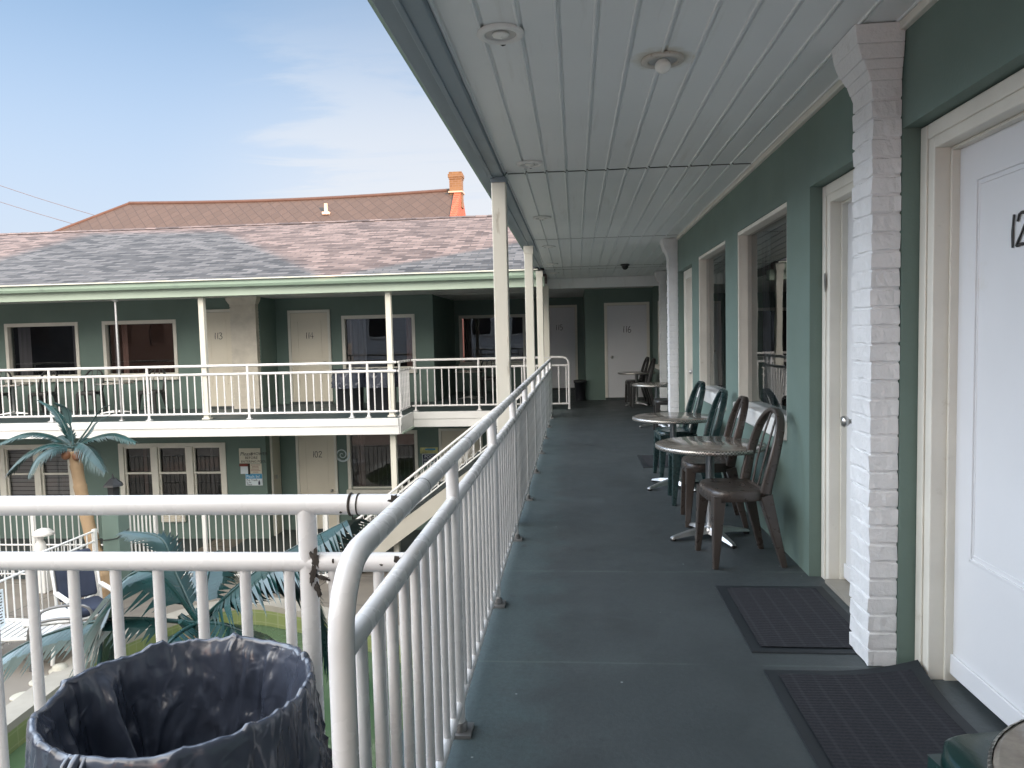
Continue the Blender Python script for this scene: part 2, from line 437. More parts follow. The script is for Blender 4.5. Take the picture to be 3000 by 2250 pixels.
def edge_mat():
    m, nt, p, _ = nodes('table_edge_band')
    b = nt.nodes.new('ShaderNodeTexChecker'); b.inputs['Scale'].default_value = 90
    nt.links.new(coord(nt), b.inputs[0])
    nt.links.new(mixc(nt, b.outputs[1], (.62, .6, .56), (.2, .19, .18)), p.inputs['Base Color'])
    p.inputs['Metallic'].default_value = .9; p.inputs['Roughness'].default_value = .35
    return m
EDGEB = edge_mat()

def water_mat():
    m, nt, p, _ = nodes('pool_water')
    v = coord(nt)
    nt.links.new(ramp(nt, noisetex(nt, v, .5, 3), [(.3, (.032, .07, .038)), (.7, (.07, .108, .055))]), p.inputs['Base Color'])
    p.inputs['Roughness'].default_value = .04
    bumpn(nt, p, noisetex(nt, v, 3.5, 4), .2, .04)
    return m
WATER = water_mat()
def tile_mat():
    m, nt, p, _ = nodes('pool_tile')
    b = nt.nodes.new('ShaderNodeTexBrick'); b.offset = 0; b.inputs['Scale'].default_value = 1; b.inputs['Brick Width'].default_value = .15; b.inputs['Row Height'].default_value = .15
    b.inputs['Mortar Size'].default_value = .008; b.inputs['Color1'].default_value = rgb((.2, .23, .09)); b.inputs['Color2'].default_value = rgb((.16, .2, .08)); b.inputs['Mortar'].default_value = rgb((.23, .26, .14))
    tc = nt.nodes.new('ShaderNodeTexCoord'); s = nt.nodes.new('ShaderNodeSeparateXYZ'); cb = nt.nodes.new('ShaderNodeCombineXYZ'); a = nt.nodes.new('ShaderNodeMath')
    nt.links.new(tc.outputs['Object'], s.inputs[0]); nt.links.new(s.outputs[0], a.inputs[0]); nt.links.new(s.outputs[1], a.inputs[1])
    nt.links.new(a.outputs[0], cb.inputs[0]); nt.links.new(s.outputs[2], cb.inputs[1]); nt.links.new(cb.outputs[0], b.inputs[0])
    nt.links.new(b.outputs[0], p.inputs['Base Color']); p.inputs['Roughness'].default_value = .3
    return m
TILE = tile_mat()

# ------------------------------------------------------------------ lettering
STROKES = {
 '1': [[(.26, .0), (.25, .5), (.31, 1.)]],
 '2': [[(.08, .76), (.16, .95), (.34, 1.), (.5, .9), (.5, .7), (.3, .4), (.05, .04), (.3, .07), (.58, .0)]],
 '3': [[(.1, .92), (.3, 1.), (.48, .9), (.46, .7), (.26, .55), (.5, .44), (.54, .2), (.38, .03), (.2, .0), (.05, .12)]],
 '4': [[(.42, 0), (.4, 1.), (.02, .36), (.6, .34)]],
 '5': [[(.52, .98), (.16, .97), (.12, .58), (.34, .62), (.53, .44), (.5, .16), (.3, .0), (.06, .08)]],
 '6': [[(.42, 1.), (.2, .72), (.08, .38), (.12, .1), (.3, .0), (.48, .12), (.5, .34), (.34, .48), (.12, .36)]],
 '0': [[(.3, 1.), (.14, .86), (.07, .5), (.14, .14), (.3, .0), (.46, .14), (.53, .5), (.46, .86), (.3, 1.)]],
}
def smooth_path(p, k=4):
    p = [V(a) for a in p]
    if len(p) < 3: return p
    out = []
    for i in range(len(p) - 1):
        a = p[max(i - 1, 0)]; b = p[i]; c = p[i + 1]; d = p[min(i + 2, len(p) - 1)]
        for j in range(k):
            t = j / k
            out.append(.5 * ((2 * b) + (c - a) * t + (2 * a - 5 * b + 4 * c - d) * t * t + (3 * b - a - 3 * c + d) * t ** 3))
    out.append(p[-1])
    return out
def number(text, o, ux, h, parent, name='door_number'):
    """o = lower left corner, ux = writing direction"""
    mb = MB(); o = V(o); ux = V(ux); nz = ux.cross(V((0, 0, 1)))
    x = 0
    for ch in text:
        for st in STROKES[ch]:
            pts = [o + ux * (x + a * h) + V((0, 0, b * h)) for a, b in st]
            pts = smooth_path(pts) if ch != '4' else pts
            mb.ribbon(pts, [h * .085 * (.8 + .5 * (i % 5) / 5) for i in range(len(pts))], .004, nz)
        x += h * (.42 if ch == '1' else .68)
    return mb.build(name, BLACK, parent)
def text(s, o, ux, size, m, parent, name='lettering', shear=0):
    c = bpy.data.curves.new('lettering', 'FONT'); c.body = s; c.size = size; c.extrude = .001; c.shear = shear; c.resolution_u = 2
    ob = bpy.data.objects.new('lettering', c); col.objects.link(ob)
    dg = bpy.context.evaluated_depsgraph_get(); dg.update()
    me = bpy.data.meshes.new_from_object(ob.evaluated_get(dg))
    bpy.data.objects.remove(ob); bpy.data.curves.remove(c)
    ux = V(ux); nz = ux.cross(V((0, 0, 1)))
    M = Matrix((ux, V((0, 0, 1)), nz)).transposed().to_4x4(); M.translation = V(o)
    me.transform(M); me.materials.clear(); me.materials.append(m)
    t = bpy.data.objects.new(name, me); col.objects.link(t)
    t.parent = parent
    if parent.type == 'EMPTY': t.location = -parent.location
    return t

# ------------------------------------------------------------------ setting
def wall(mb, axis, p, t, u0, u1, z0, z1, holes=()):
    """wall on plane axis=p, thickness t (signed), with holes (a,b,c,d)"""
    us = sorted({u0, u1, *[h[0] for h in holes], *[h[1] for h in holes]}); zs = sorted({z0, z1, *[h[2] for h in holes], *[h[3] for h in holes]})
    us = [u for u in us if u0 <= u <= u1]; zs = [z for z in zs if z0 <= z <= z1]
    P = (lambda q, u, z: (q, u, z)) if axis == 'X' else (lambda q, u, z: (u, q, z))
    for a, b in zip(us, us[1:]):
        for c, d in zip(zs, zs[1:]):
            if any(h[0] <= (a + b) / 2 <= h[1] and h[2] <= (c + d) / 2 <= h[3] for h in holes): continue
            for q in (p, p + t): mb.quad(P(q, a, c), P(q, b, c), P(q, b, d), P(q, a, d))
    q, r = p, p + t
    for a, b, c, d in list(holes) + [(u0, u1, z0, z1)]:
        mb.quad(P(q, a, c), P(r, a, c), P(r, a, d), P(q, a, d)); mb.quad(P(q, b, c), P(r, b, c), P(r, b, d), P(q, b, d))
        mb.quad(P(q, a, d), P(r, a, d), P(r, b, d), P(q, b, d))
        if c > z0: mb.quad(P(q, a, c), P(r, a, c), P(r, b, c), P(q, b, c))
    return mb

POOL = [(-6.05, 6.2), (-6.18, 7.1), (-6.28, 8.36), (-6.37, 9.2), (-6.22, 9.8), (-5.75, 10.6), (-5.15, 10.92), (-4.3, 10.65), (-3.4, 10.2), (-2.6, 9.75), (-1.9, 9.1), (-1.6, 8.), (-1.6, 6.9), (-1.9, 6.2), (-3.9, 5.95)]
POOLS = [(p.x, p.y) for p in smooth_path([(a, b, 0) for a, b in POOL + POOL[:1]], 4)][:-1]
def sheet_with_hole(outer, hole, z):
    bm = bmesh.new(); es = []
    for ring in (outer, hole):
        vs = [bm.verts.new((x, y, z)) for x, y in ring]
        es += [bm.edges.new((vs[i], vs[(i + 1) % len(vs)])) for i in range(len(vs))]
    bmesh.ops.triangle_fill(bm, use_beauty=True, use_dissolve=False, edges=es)
    mb = MB(); bm.verts.index_update()
    mb.add([v.co[:] for v in bm.verts], [tuple(v.index for v in f.verts) for f in bm.faces]); bm.free()
    return mb
def offset_ring(ring, d):
    n = len(ring); out = []
    for i in range(n):
        a = V(ring[i - 1]); b = V(ring[(i + 1) % n]); t = (b - a).normalized()
        out.append((ring[i][0] + t.y * d, ring[i][1] - t.x * d))
    return out
area = sum(POOLS[i - 1][0] * POOLS[i][1] - POOLS[i][0] * POOLS[i - 1][1] for i in range(len(POOLS)))
if area < 0: POOLS.reverse()
COP = offset_ring(POOLS, .32)
o = sheet_with_hole([(-900, -900), (900, -900), (900, 900), (-900, 900)], COP, GZ).build('ground', CONC); tag(o, kind='structure')
mb = sheet_with_hole(COP, POOLS, GZ + .03)
n = len(POOLS)
for i in range(n):
    j = (i + 1) % n
    mb.quad((*COP[i], GZ + .03), (*COP[j], GZ + .03), (*COP[j], GZ - .05), (*COP[i], GZ - .05))
    mb.quad((*POOLS[i], GZ + .03), (*POOLS[j], GZ + .03), (*POOLS[j], GZ - .06), (*POOLS[i], GZ - .06))
tag(mb.build('pool_coping', COPING), kind='structure')
mb = MB()
for i in range(n):
    j = (i + 1) % n
    mb.quad((*POOLS[i], GZ - .06), (*POOLS[j], GZ - .06), (*POOLS[j], GZ - 1.5), (*POOLS[i], GZ - 1.5))
mb.add([(x, y, GZ - 1.5) for x, y in POOLS], [tuple(range(n))])
tag(mb.build('pool_basin', TILE), kind='structure')
mb = MB(); mb.add([(x, y, GZ - .3) for x, y in offset_ring(POOLS, -.003)], [tuple(range(n))])
tag(mb.build('water', WATER), kind='structure')

# upper walkway: corridor, landing on the left
mb = MB()
mb.box(-.62, 1.7, -3, 9.38, -.22, 0); mb.box(-.62, 1.75, 9.38, 12.3, -.22, 0)
mb.box(-6, -.62, -3, 1.98, -.22, 0); mb.box(-.62, 1.75, 12.3, 13.45, -.22, 0)
tag(mb.build('walkway', FLOOR), kind='structure')
mb = MB(); mb.box(-16, -3.05, 12.45, 13.45, -.2, 0); mb.box(-16, -3.05, 13.45, 15.6, -.2, 0); mb.box(-3.05, 1.75, 13.45, 18.35, -.2, 0)
tag(mb.build('far_walkway', FLOOR), kind='structure')
mb = MB(); mb.box(-16, -7.6, 12.1, 15.6, GZ - .05, GZ + .012); mb.box(-6.9, 1.7, 12.6, 15.6, GZ - .05, GZ + .012)
tag(mb.build('lower_path', DARKTREAD), kind='structure')

# ------------------------------------------------------------------ our wing of the motel
WX = 1.25
root = thing('motel_wing', 'green motel wing on the right with doors and windows along a roofed upper walkway', 'building', (4.5, 5, GZ))
RW = root
holesN = [(1.92, 2.98, 0, 2.1), (3.2, 4.1, 0, 2.1), (4.53, 5.875, .80, 2.105), (6.33, 7.68, .80, 2.105), (8.1, 9.14, 0, 2.08)]
mb = MB()
wall(mb, 'X', WX, .25, 1.5, 9.4, 0, 2.62, holesN); wall(mb, 'X', 1.6, .2, -3, 1.5, 0, 2.62); mb.box(1.51, 1.8, 1.49, 1.498, 0, 2.62)
mb.build('wall', GREEN, root)
mb = MB(); wall(mb, 'X', 1.56, .2, 9.402, 15.25, 0, 2.6, [(13.3, 14.3, .75, 1.95)]); mb.box(1.252, 1.76, 9.401, 9.42, 0, 2.6)
mb.build('wall', GREEN, root)
mb = MB(); mb.box(1.26, 8.5, -3, 15.2, GZ, -.23); mb.build('lower_wall', GREEN, root)
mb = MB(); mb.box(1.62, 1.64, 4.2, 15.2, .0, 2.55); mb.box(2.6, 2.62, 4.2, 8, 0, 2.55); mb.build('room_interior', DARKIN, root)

# soffit boards
SEAMS = [(-3, 1.9), (1.9, 5.27), (5.28, 8.92), (8.93, 11.9), (11.91, 13.7)]
def cz(y): return 2.49 - max(0, y - 9) * .022
def soffit_strip(mb, y0, y1, x0, x1):
    prof = []; x = x0; k = 0
    while x < x1 - .02:
        e = min(x + .141, x1)
        prof += [(x, 0), (x + .004, -.006), (x + .010, -.006), (x + .014, .008), (x + .022, .008), (x + .026, 0), (e - .001, 0)]
        x = e
    vs = []; m = len(prof)
    ys = [y0 + (y1 - y0) * i / 6 for i in range(7)]
    for y in ys:
        for px, pz in prof:
            vs.append((px, y, cz(y) + pz + .003 * noise.noise(V((px * 3, y * .9, 1)))))
    mb.add(vs, [(i * m + k, i * m + k + 1, (i + 1) * m + k + 1, (i + 1) * m + k) for i in range(6) for k in range(m - 1)])
for i, (a, b) in enumerate(SEAMS):
    mb = MB(); soffit_strip(mb, a + .012, b - .012, -.48, 1.27 if i < 3 else 1.56)
    mb.build('soffit', SOFFIT, root)
mb = MB(); mb.box(-.5, 1.7, -3, 13.75, 2.525, 2.54); mb.build('soffit_backing', BLACK, root)
mb = MB(); mb.box(1.225, 1.26, -3, 2.97, 2.455, 2.492); mb.box(1.225, 1.26, 3.2, 9.1, 2.455, 2.492); mb.build('ceiling_trim', TRIM, root, .006)
mb = MB(); mb.box(-.5, 1.56, 13.705, 13.718, 2.2, 2.5); mb.build('ceiling_step', SOFFIT, root)
mb = MB(); mb.box(-.56, -.48, -3, 13.4, 2.455, 2.56); mb.box(-.66, -.56, -3, 13.0, 2.48, 2.62); mb.box(-.575, -.55, -3, 13.0, 2.445, 2.47)
mb.build('fascia', FASC, root, .004)
mb = MB(); mb.box(-.72, -.665, -3, 12.6, 2.56, 2.68); mb.build('gutter', SAGE, root)
# roof
mb = MB()
mb.quad((-.72, -10, 2.64), (-.72, 13.2, 2.64), (4.6, 13.2, 4.52), (4.6, -10, 4.52)); mb.quad((4.6, -10, 4.52), (4.6, 17, 4.52), (9.9, 17, 2.64), (9.9, -10, 2.64))
mb.quad((4.6, 13.2, 4.52), (4.6, 17, 4.52), (3.5, 17, 4.1), (-.72, 13.2, 2.64))
mb.build('roof', SHING, root)
mb = MB(); mb.box(2.7, 8.5, -9.5, 15.2, -.2, 2.6); mb.add([(1.3, -9.5, -.2), (1.3, -9.5, 2.6), (4.6, -9.5, 4.38), (9, -9.5, 2.6), (9, -9.5, -.2)], [(0, 1, 2, 3, 4)])
mb.build('room_block', GREEN, root)
# porch posts
for i, (x, y, tz) in enumerate([(-.515, 5.25, 2.455), (-.545, 9.0, 2.455), (-.565, 12.1, 2.42)]):
    mb = MB(); mb.box(x - .05, x + .05, y - .05, y + .05, 0, tz - .035); p = mb.build('porch_post', POSTM, root, .006)
    mb = MB(); mb.box(x - .056, x + .056, y - .056, y + .056, tz - .12, tz - .03) if i else mb.box(x - .056, x + .056, y - .056, y + .056, tz - .035, tz)
    mb.build('cap_bracket', FASC if i == 0 else POSTM, p)

def brick_pillar(x0, x1, y0, y1, top, parent):
    """painted brick pilaster: front at x0, sides at y0/y1"""
    rnd = random.Random(int(y0 * 100))
    mb = MB(); mb.box(x0 + .006, x1 - .004, y0 + .006, y1 - .006, 0, top)
    h = .0715; z = .002; k = 0
    while z < top - .2:
        j = lambda: rnd.uniform(-.002, .002)
        a, b, c, d = x0 + j(), x1 - .002, y0 + j(), y1 + j()
        n1 = 5
        ring = [(a, c + (d - c) * i / n1) for i in range(n1 + 1)] + [(a + (b - a) * i / n1, d) for i in range(1, n1 + 1)] + [(b, d + (c - d) * i / n1) for i in range(1, n1 + 1)] + [(b + (a - b) * i / n1, c) for i in range(1, n1)]
        vs = []; m = len(ring); cx, cy = (a + b) / 2, (c + d) / 2
        for zz, s in ((.0, -.0035), (.005, 0), (h - .013, 0), (h - .008, -.0035)):
            for x, y in ring:
                q = V((x - cx, y - cy, 0)); L = q.length; q = q * ((L + s) / L)
                jt = .0028
                vs.append((min(cx + q.x + rnd.uniform(-jt, jt), x1 - .002), cy + q.y + rnd.uniform(-jt, jt), z + zz + rnd.uniform(-.0018, .0018)))
        fs = [(i * m + q, i * m + (q + 1) % m, (i + 1) * m + (q + 1) % m, (i + 1) * m + q) for i in range(3) for q in range(m)]
        mb.add(vs, fs + [tuple(range(m)), tuple(range(3 * m, 4 * m))])
        z += h; k += 1
    p = mb.build('brick_pillar', BRICKW, parent)
    mb = MB()
    for s0, s1, za, zb in ((.0, .012, top - .235, top - .205), (.014, .03, top - .205, top - .165), (.032, .055, top - .165, top - .13), (.06, .085, top - .13, top - .075), (.085, .10, top - .075, top - .004)):
        s0 *= .78; s1 *= .78; f = .4
        vs = [(x0 - s0, y0 - s0 * f, za), (x1 - .003, y0 - s0 * f, za), (x1 - .003, y1 + s0 * f, za), (x0 - s0, y1 + s0 * f, za), (x0 - s1, y0 - s1 * f, zb), (x1 - .003, y0 - s1 * f, zb), (x1 - .003, y1 + s1 * f, zb), (x0 - s1, y1 + s1 * f, zb)]
        mb.add(vs, [(0, 1, 2, 3), (4, 5, 6, 7), (0, 1, 5, 4), (1, 2, 6, 5), (2, 3, 7, 6), (3, 0, 4, 7)])
    mb.build('cornice', BRICKW, p, .004)
    return p
brick_pillar(1.14, WX, 2.985, 3.185, 2.49, root)
brick_pillar(1.14, WX, 9.17, 9.385, 2.485, root)
brick_pillar(1.45, 1.56, 12.9, 13.1, 2.4, root)

def knob(mb, x, y, z, d, ax='X'):
    prof = [(.026, 0), (.027, .006), (.012, .01), (.011, .032), (.024, .04), (.03, .052), (.026, .066), (.0, .07)]
    q = MB(); q.lathe(prof, n=16)
    vs = [(x - v[2] * d, y + v[0], z + v[1]) if ax == 'X' else (x + v[0], y - v[2] * d, z + v[1]) for v in q.v]
    mb.add(vs, q.f, True)
def side_door(y0, y1, ztop, num, numpos, knob_y, panel=True):
    """door in the X=WX wall: opening y0..y1"""
    xf, xs = WX + .07, WX + .155
    mb = MB(); mb.box(xs, xs + .04, y0 + .1, y1 - .105, .03, ztop - .1)
    a, b, c, d = y0 + .22, y1 - .225, .5, ztop - .235
    d_ = mb.build('door', DOORM, root, .003)
    # moulding of the single tall panel
    mb = MB()
    for q in ((a, b, d - .012, d), (a, b, c, c + .012), (a, a + .012, c, d), (b - .012, b, c, d)):
        mb.box(xs - .006, xs + .01, *q)
    for q in ((a + .018, b - .018, d - .03, d - .024), (a + .018, b - .018, c + .024, c + .03), (a + .018, a + .024, c + .018, d - .018), (b - .024, b - .018, c + .018, d - .018)):
        mb.box(xs - .003, xs + .01, *q)
    mb.build('panel_moulding', DOORM, d_, .003)
    mb = MB()
    for ya, yb in ((y0 + .004, y0 + .1), (y1 - .1, y1 - .004)):
        s = 1 if ya < (y0 + y1) / 2 else -1
        mb.box(xf, xf + .11, ya, yb, 0, ztop - .005)
        o_ = yb if s > 0 else ya
        i1, i2 = (o_ - .03, o_ + .0) if s > 0 else (o_, o_ + .03)
        mb.box(xf - .008, xf, min(ya, yb) + (.0 if s > 0 else .045), max(ya, yb) - (.045 if s > 0 else 0), 0, ztop - .005)
        mb.box(xf + .055, xf + .11, *((yb, yb + .012) if s > 0 else (ya - .012, ya)), 0, ztop - .1)
    mb.box(xf, xf + .11, y0 + .1, y1 - .1, ztop - .1, ztop - .005)
    mb.box(xf - .008, xf, y0 + .06, y1 - .06, ztop - .06, ztop - .005)
    mb.box(xf + .055, xf + .11, y0 + .112, y1 - .112, ztop - .112, ztop - .1)
    mb.build('door_frame', TRIM, d_, .004)
    mb = MB(); mb.box(xf - .02, xs + .03, y0 + .104, y1 - .104, .0, .022 if not num else .004); mb.build('threshold', COPING if not num else FLOOR, d_, .002)
    mb = MB(); knob(mb, xs, knob_y, .88, 1); mb.build('door_knob', STEEL, d_)
    mb = MB(); mb.box(xs - .012, xs - .001, y0 + .11, y1 - .112, .032, .11); mb.build('kick_strip', DOORM, d_, .004)
    if num: number(num, numpos, (0, -1, 0), .105, d_)
    return d_
side_door(1.92, 2.98, 2.1, '120', (1.40, 2.553, 1.595), 2.11)
side_door(3.2, 4.1, 2.1, None, None, 3.86)
mb = MB(); vs = [(1.3105, 4.045 + .012 * math.cos(q) * (1 + .5 * noise.noise(V((q, 0, 0)))), 1.6 + .05 * math.sin(q) * (1 + .5 * noise.noise(V((q, 3, 0))))) for q in [2 * PI * i / 22 for i in range(22)]]
mb.add(vs, [tuple(range(22))]); mb.build('worn_patch', GREYM, RW)
side_door(8.1, 9.14, 2.08, None, None, 8.9)

def side_window(y0, y1, z0, z1):
    xg = WX + .075
    mb = MB()
    mb.box(WX + .003, xg + .03, y1 - .018, y1 - .002, z0, z1 - .002); mb.box(WX + .003, xg + .03, y0 + .002, y0 + .018, z0, z1 - .002)
    mb.box(WX + .003, xg + .03, y0 + .018, y1 - .018, z1 - .03, z1 - .002)
    w = mb.build('window', TRIM, root, .004)
    mb = MB(); mb.box(WX - .035, xg + .03, y0 - .005, y1 + .02, z0 - .115, z0 + .002); mb.build('sill', WHITE, w, .012)
    mb = MB(); mb.quad((xg, y0 + .015, z0), (xg, y1 - .015, z0), (xg, y1 - .015, z1 - .025), (xg, y0 + .015, z1 - .025)); mb.build('pane', GLASS, w)
    mb = MB()
    pts = [(xg + .1 + .02 * math.sin(i * 1.9), y1 - .06 - .035 * i) for i in range(9)]
    mb.add([(x, y, z) for z in (z0, z1) for x, y in pts], [(i, i + 1, 10 + i - 1 + 0, 9 + i) for i in range(8)])
    mb.build('curtain', CURTD, w)
    mb = MB()
    pts = [(xg + .1 + .02 * math.sin(i * 1.9), y0 + .05 + .035 * i) for i in range(9)]
    mb.add([(x, y, z) for z in (z0, z1) for x, y in pts], [(i, i + 1, 10 + i, 9 + i) for i in range(8)])
    mb.build('curtain', CURT, w)
side_window(4.53, 5.875, .80, 2.105); side_window(6.33, 7.68, .80, 2.105)
mb = MB(); mb.box(1.565, 1.6, 13.3, 13.36, .75, 1.95); mb.box(1.565, 1.6, 14.24, 14.3, .75, 1.95); mb.box(1.565, 1.6, 13.36, 14.24, 1.89, 1.95); mb.box(1.5, 1.6, 13.28, 14.32, .68, .749)
w = mb.build('window', TRIM, root); mb = MB(); mb.quad((1.59, 13.36, .75), (1.59, 14.24, .75), (1.59, 14.24, 1.89), (1.59, 13.36, 1.89)); mb.build('pane', GLASS, w)

# ------------------------------------------------------------------ far wing
root = thing('motel_block', 'two-storey green motel block across the courtyard with a long shingled roof', 'building', (-7, 16, GZ))
FW = root
mb = MB()
wall(mb, 'Y', 14.7, .2, -16, -6.42, 0, 2.35, [(-15.2, -13.7, .72, 1.83), (-11.97, -10.37, .72, 1.83), (-9.8, -8.23, .72, 1.83)])
wall(mb, 'Y', 15.5, .2, -6.42, -2.99, 0, 2.35, [(-4.95, -3.4, .72, 1.84)])
wall(mb, 'X', -6.42, -.2, 14.9, 15.5, 0, 2.35); wall(mb, 'X', -2.99, -.2, 15.7, 18.3, 0, 2.35)
wall(mb, 'Y', 18.3, .2, -2.99, .22, 0, 2.35, [(-2.86, -1.24, .7, 1.86)])
wall(mb, 'Y', 15.27, .2, .2, 1.76, 0, 2.35); wall(mb, 'X', .2, .2, 15.47, 18.3, 0, 2.35)
mb.build('wall', GREEN, root)
mb = MB()
wall(mb, 'Y', 14.7, .2, -16, -6.42, GZ, -.2, [(-13.05, -10.66, -1.95, -.74), (-9.6, -7.3, -1.95, -.74)])
wall(mb, 'Y', 15.4, .2, -6.42, 1.2, GZ, -.2, [(-4.9, -3.4, -1.85, -.62)])
wall(mb, 'X', -6.42, -.2, 14.9, 15.4, GZ, -.2)
mb.build('lower_wall', GREEN, root)
mb = MB()
for y in (14.92, 15.75):
    pass
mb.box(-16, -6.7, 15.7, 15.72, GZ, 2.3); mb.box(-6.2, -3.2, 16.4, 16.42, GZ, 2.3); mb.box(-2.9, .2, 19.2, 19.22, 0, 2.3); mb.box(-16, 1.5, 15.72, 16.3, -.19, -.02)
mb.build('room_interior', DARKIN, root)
mb = MB(); mb.box(-16, -.62, 12.62, 15.65, 2.27, 2.3); mb.box(-.62, 1.8, 13.72, 15.65, 2.268, 2.3); mb.box(-3.2, 1.8, 15.65, 19, 2.265, 2.3)
mb.build('soffit', WHITE, root)
mb = MB(); mb.box(-16, -3.0, 12.55, 15.3, -.3, -.262); mb.box(-3.0, -.7, 13.55, 15.3, -.3, -.262); mb.build('lower_ceiling', SAGEL, root)
mb = MB(); mb.box(-20, -.5, 12.42, 12.6, 2.165, 2.33); mb.build('fascia', SAGEL, root, .004)
mb = MB()
gp = [(12.40, 2.31), (12.30, 2.31), (12.275, 2.35), (12.275, 2.40), (12.262, 2.43), (12.40, 2.43)]
mb.add([(x, y, z) for x in (-20, -.6) for y, z in gp], [tuple(range(6)), tuple(range(6, 12))] + [(i, (i + 1) % 6, 6 + (i + 1) % 6, 6 + i) for i in range(6)])
g = mb.build('gutter', SAGE, root)
mb = MB(); mb.box(-20, -.6, 12.25, 12.272, 2.425, 2.445); mb.build('gutter_lip', GUTEDGE, g)
mb = MB()
def rz(y): return 2.435 + (y - 12.3) / 3
xs = [-20 + i * 1.2 for i in range(24)]
for ya, yb in ((12.24, 15), (15, 17.55)):
    for a, b in zip(xs, xs[1:]):
        mb.quad((a, ya, rz(ya)), (b, ya, rz(ya)), (b, yb, rz(yb)), (a, yb, rz(yb)))
mb.quad((-20, 17.55, rz(17.55)), (7.6, 17.55, rz(17.55)), (7.6, 22.9, 2.43), (-20, 22.9, 2.43))
mb.add([(-19.6, 12.6, 2.4), (-19.6, 17.55, rz(17.4)), (-19.6, 22.6, 2.4)], [(0, 1, 2)])
rf = mb.build('roof', SHING, root)
mb = MB()
for i in range(90):
    x = -20 + i * .3; mb.quad((x, 17.4, rz(17.4) + .02), (x + .31, 17.4, rz(17.4) + .012), (x + .31, 17.55, rz(17.55) + .022), (x, 17.55, rz(17.55) + .03))
mb.build('ridge_cap', SHING, rf)
mb = MB(); mb.box(-16, -3.05, 12.40, 12.447, -.135, -.004); mb.box(-16, -3.04, 12.415, 12.449, -.285, -.136)
mb.box(-3.052, -3.005, 12.447, 13.40, -.135, -.004); mb.box(-3.05, -3.015, 12.449, 13.41, -.285, -.136)
mb.box(-3.005, 1.2, 13.40, 13.447, -.135, -.004); mb.box(-3.015, 1.2, 13.415, 13.449, -.285, -.136)
mb.build('deck_edge', WHITE, root, .004)
for x in (-3.2, -6.55):
    mb = MB(); mb.box(x - .048, x + .048, 12.56, 12.655, 0, 2.164); mb.box(x - .07, x + .07, 12.54, 12.675, .001, .03); mb.build('porch_post', POSTM, root, .006)
mb = MB(); mb.box(-3.255, -3.155, 12.6, 12.7, GZ, -.262); mb.build('porch_post', POSTM, root, .006)
mb = MB(); mb.box(-.57, -.47, 13.5, 13.6, 0, 2.25); mb.build('porch_post', POSTM, root, .006)
mb = MB(); mb.tube([(-8.16, 12.62, 0), (-8.16, 12.62, 2.2)], .022, 8); mb.lathe([(.05, 0), (.05, .015), (.022, .02)], (-8.16, 12.62, .001), 10); mb.lathe([(.022, 2.12), (.07, 2.15), (.07, 2.164)], (-8.16, 12.62, 0), 10)
mb.build('steel_pole', ALU, root)
# brick pier at the corner of the far wing
def brick_pier(x0, x1, y0, y1, top):
    mb = MB(); z = 0; rnd = random.Random(3)
    mb.box(x0 + .014, x1 - .014, y0 + .014, y1, 0, top)
    while z < top - .07:
        mb.box(x0 + rnd.uniform(-.002, .002), x1 + rnd.uniform(-.002, .002), y0 + rnd.uniform(-.002, .002), y1 - .01, z, z + .058); z += .0715
    p = mb.build('brick_pillar', BRICKC, FW)
    mb = MB()
    for s0, s1, za, zb in ((0, .02, top - .15, top - .12), (.02, .05, top - .12, top - .06), (.05, .06, top - .06, top)):
        vs = [(x0 - s0, y0 - s0, za), (x1 + s0, y0 - s0, za), (x1 + s0, y1 - .004, za), (x0 - s0, y1 - .004, za), (x0 - s1, y0 - s1, zb), (x1 + s1, y0 - s1, zb), (x1 + s1, y1 - .004, zb), (x0 - s1, y1 - .004, zb)]
        mb.add(vs, [(0, 1, 2, 3), (4, 5, 6, 7), (0, 1, 5, 4), (1, 2, 6, 5), (2, 3, 7, 6), (3, 0, 4, 7)])
    mb.build('cornice', BRICKC, p)
brick_pier(-6.98, -6.44, 14.55, 14.7, 2.268)

def front_door(x0, x1, y, zb, zt, num, m=CREAMD, kx=None, nh=.13, panel=True):
    mb = MB(); mb.box(x0, x1, y - .03, y - .002, zb + .02, zt); d = mb.build('door', m, FW, .003)
    mb = MB()
    for q in ((x0 - .06, x0 - .002, zb, zt + .06), (x1 + .002, x1 + .06, zb, zt + .06)): mb.box(q[0], q[1], y - .045, y - .002, q[2], q[3])
    mb.box(x0 - .002, x1 + .002, y - .045, y - .002, zt + .004, zt + .06); mb.build('door_frame', TRIM, d, .004)
    if panel:
        a, b, c, e = x0 + .14, x1 - .14, zb + .5, zt - .16; mb = MB()
        for q in ((a, b, c, c + .018), (a, b, e - .018, e), (a, a + .018, c, e), (b - .018, b, c, e)): mb.box(q[0], q[1], y - .036, y - .028, q[2], q[3])
        mb.build('panel_moulding', m, d)
    mb = MB(); knob(mb, (x0 + .07) if kx is None else kx, y - .03, zb + .88, 1, 'Y'); mb.build('door_knob', STEEL, d)
    mb = MB(); mb.box(x0 - .06, x1 + .06, y - .1, y - .05, zb + .001, zb + .05); mb.build('threshold', DARKTREAD, d)
    if num: number(num, ((x0 + x1) / 2 - nh * .75, y - .034, zt - .42 - nh), (1, 0, 0), nh, d)
front_door(-7.62, -6.99, 14.7, 0, 1.98, '113', kx=-7.53)
front_door(-6.08, -5.27, 15.5, 0, 1.95, '114', kx=-5.35)
front_door(-.78, -.01, 18.3, 0, 2.02, '115', DOORM, kx=-.7)
front_door(.65, 1.44, 15.27, 0, 1.92, '116', DOORM, kx=.73)
front_door(-5.98, -5.2, 15.4, GZ, -.6, '102', CREAMD, kx=-5.27)
front_door(-2.86, -2.05, 15.4, GZ, -.62, None, CREAMD, kx=-2.12)
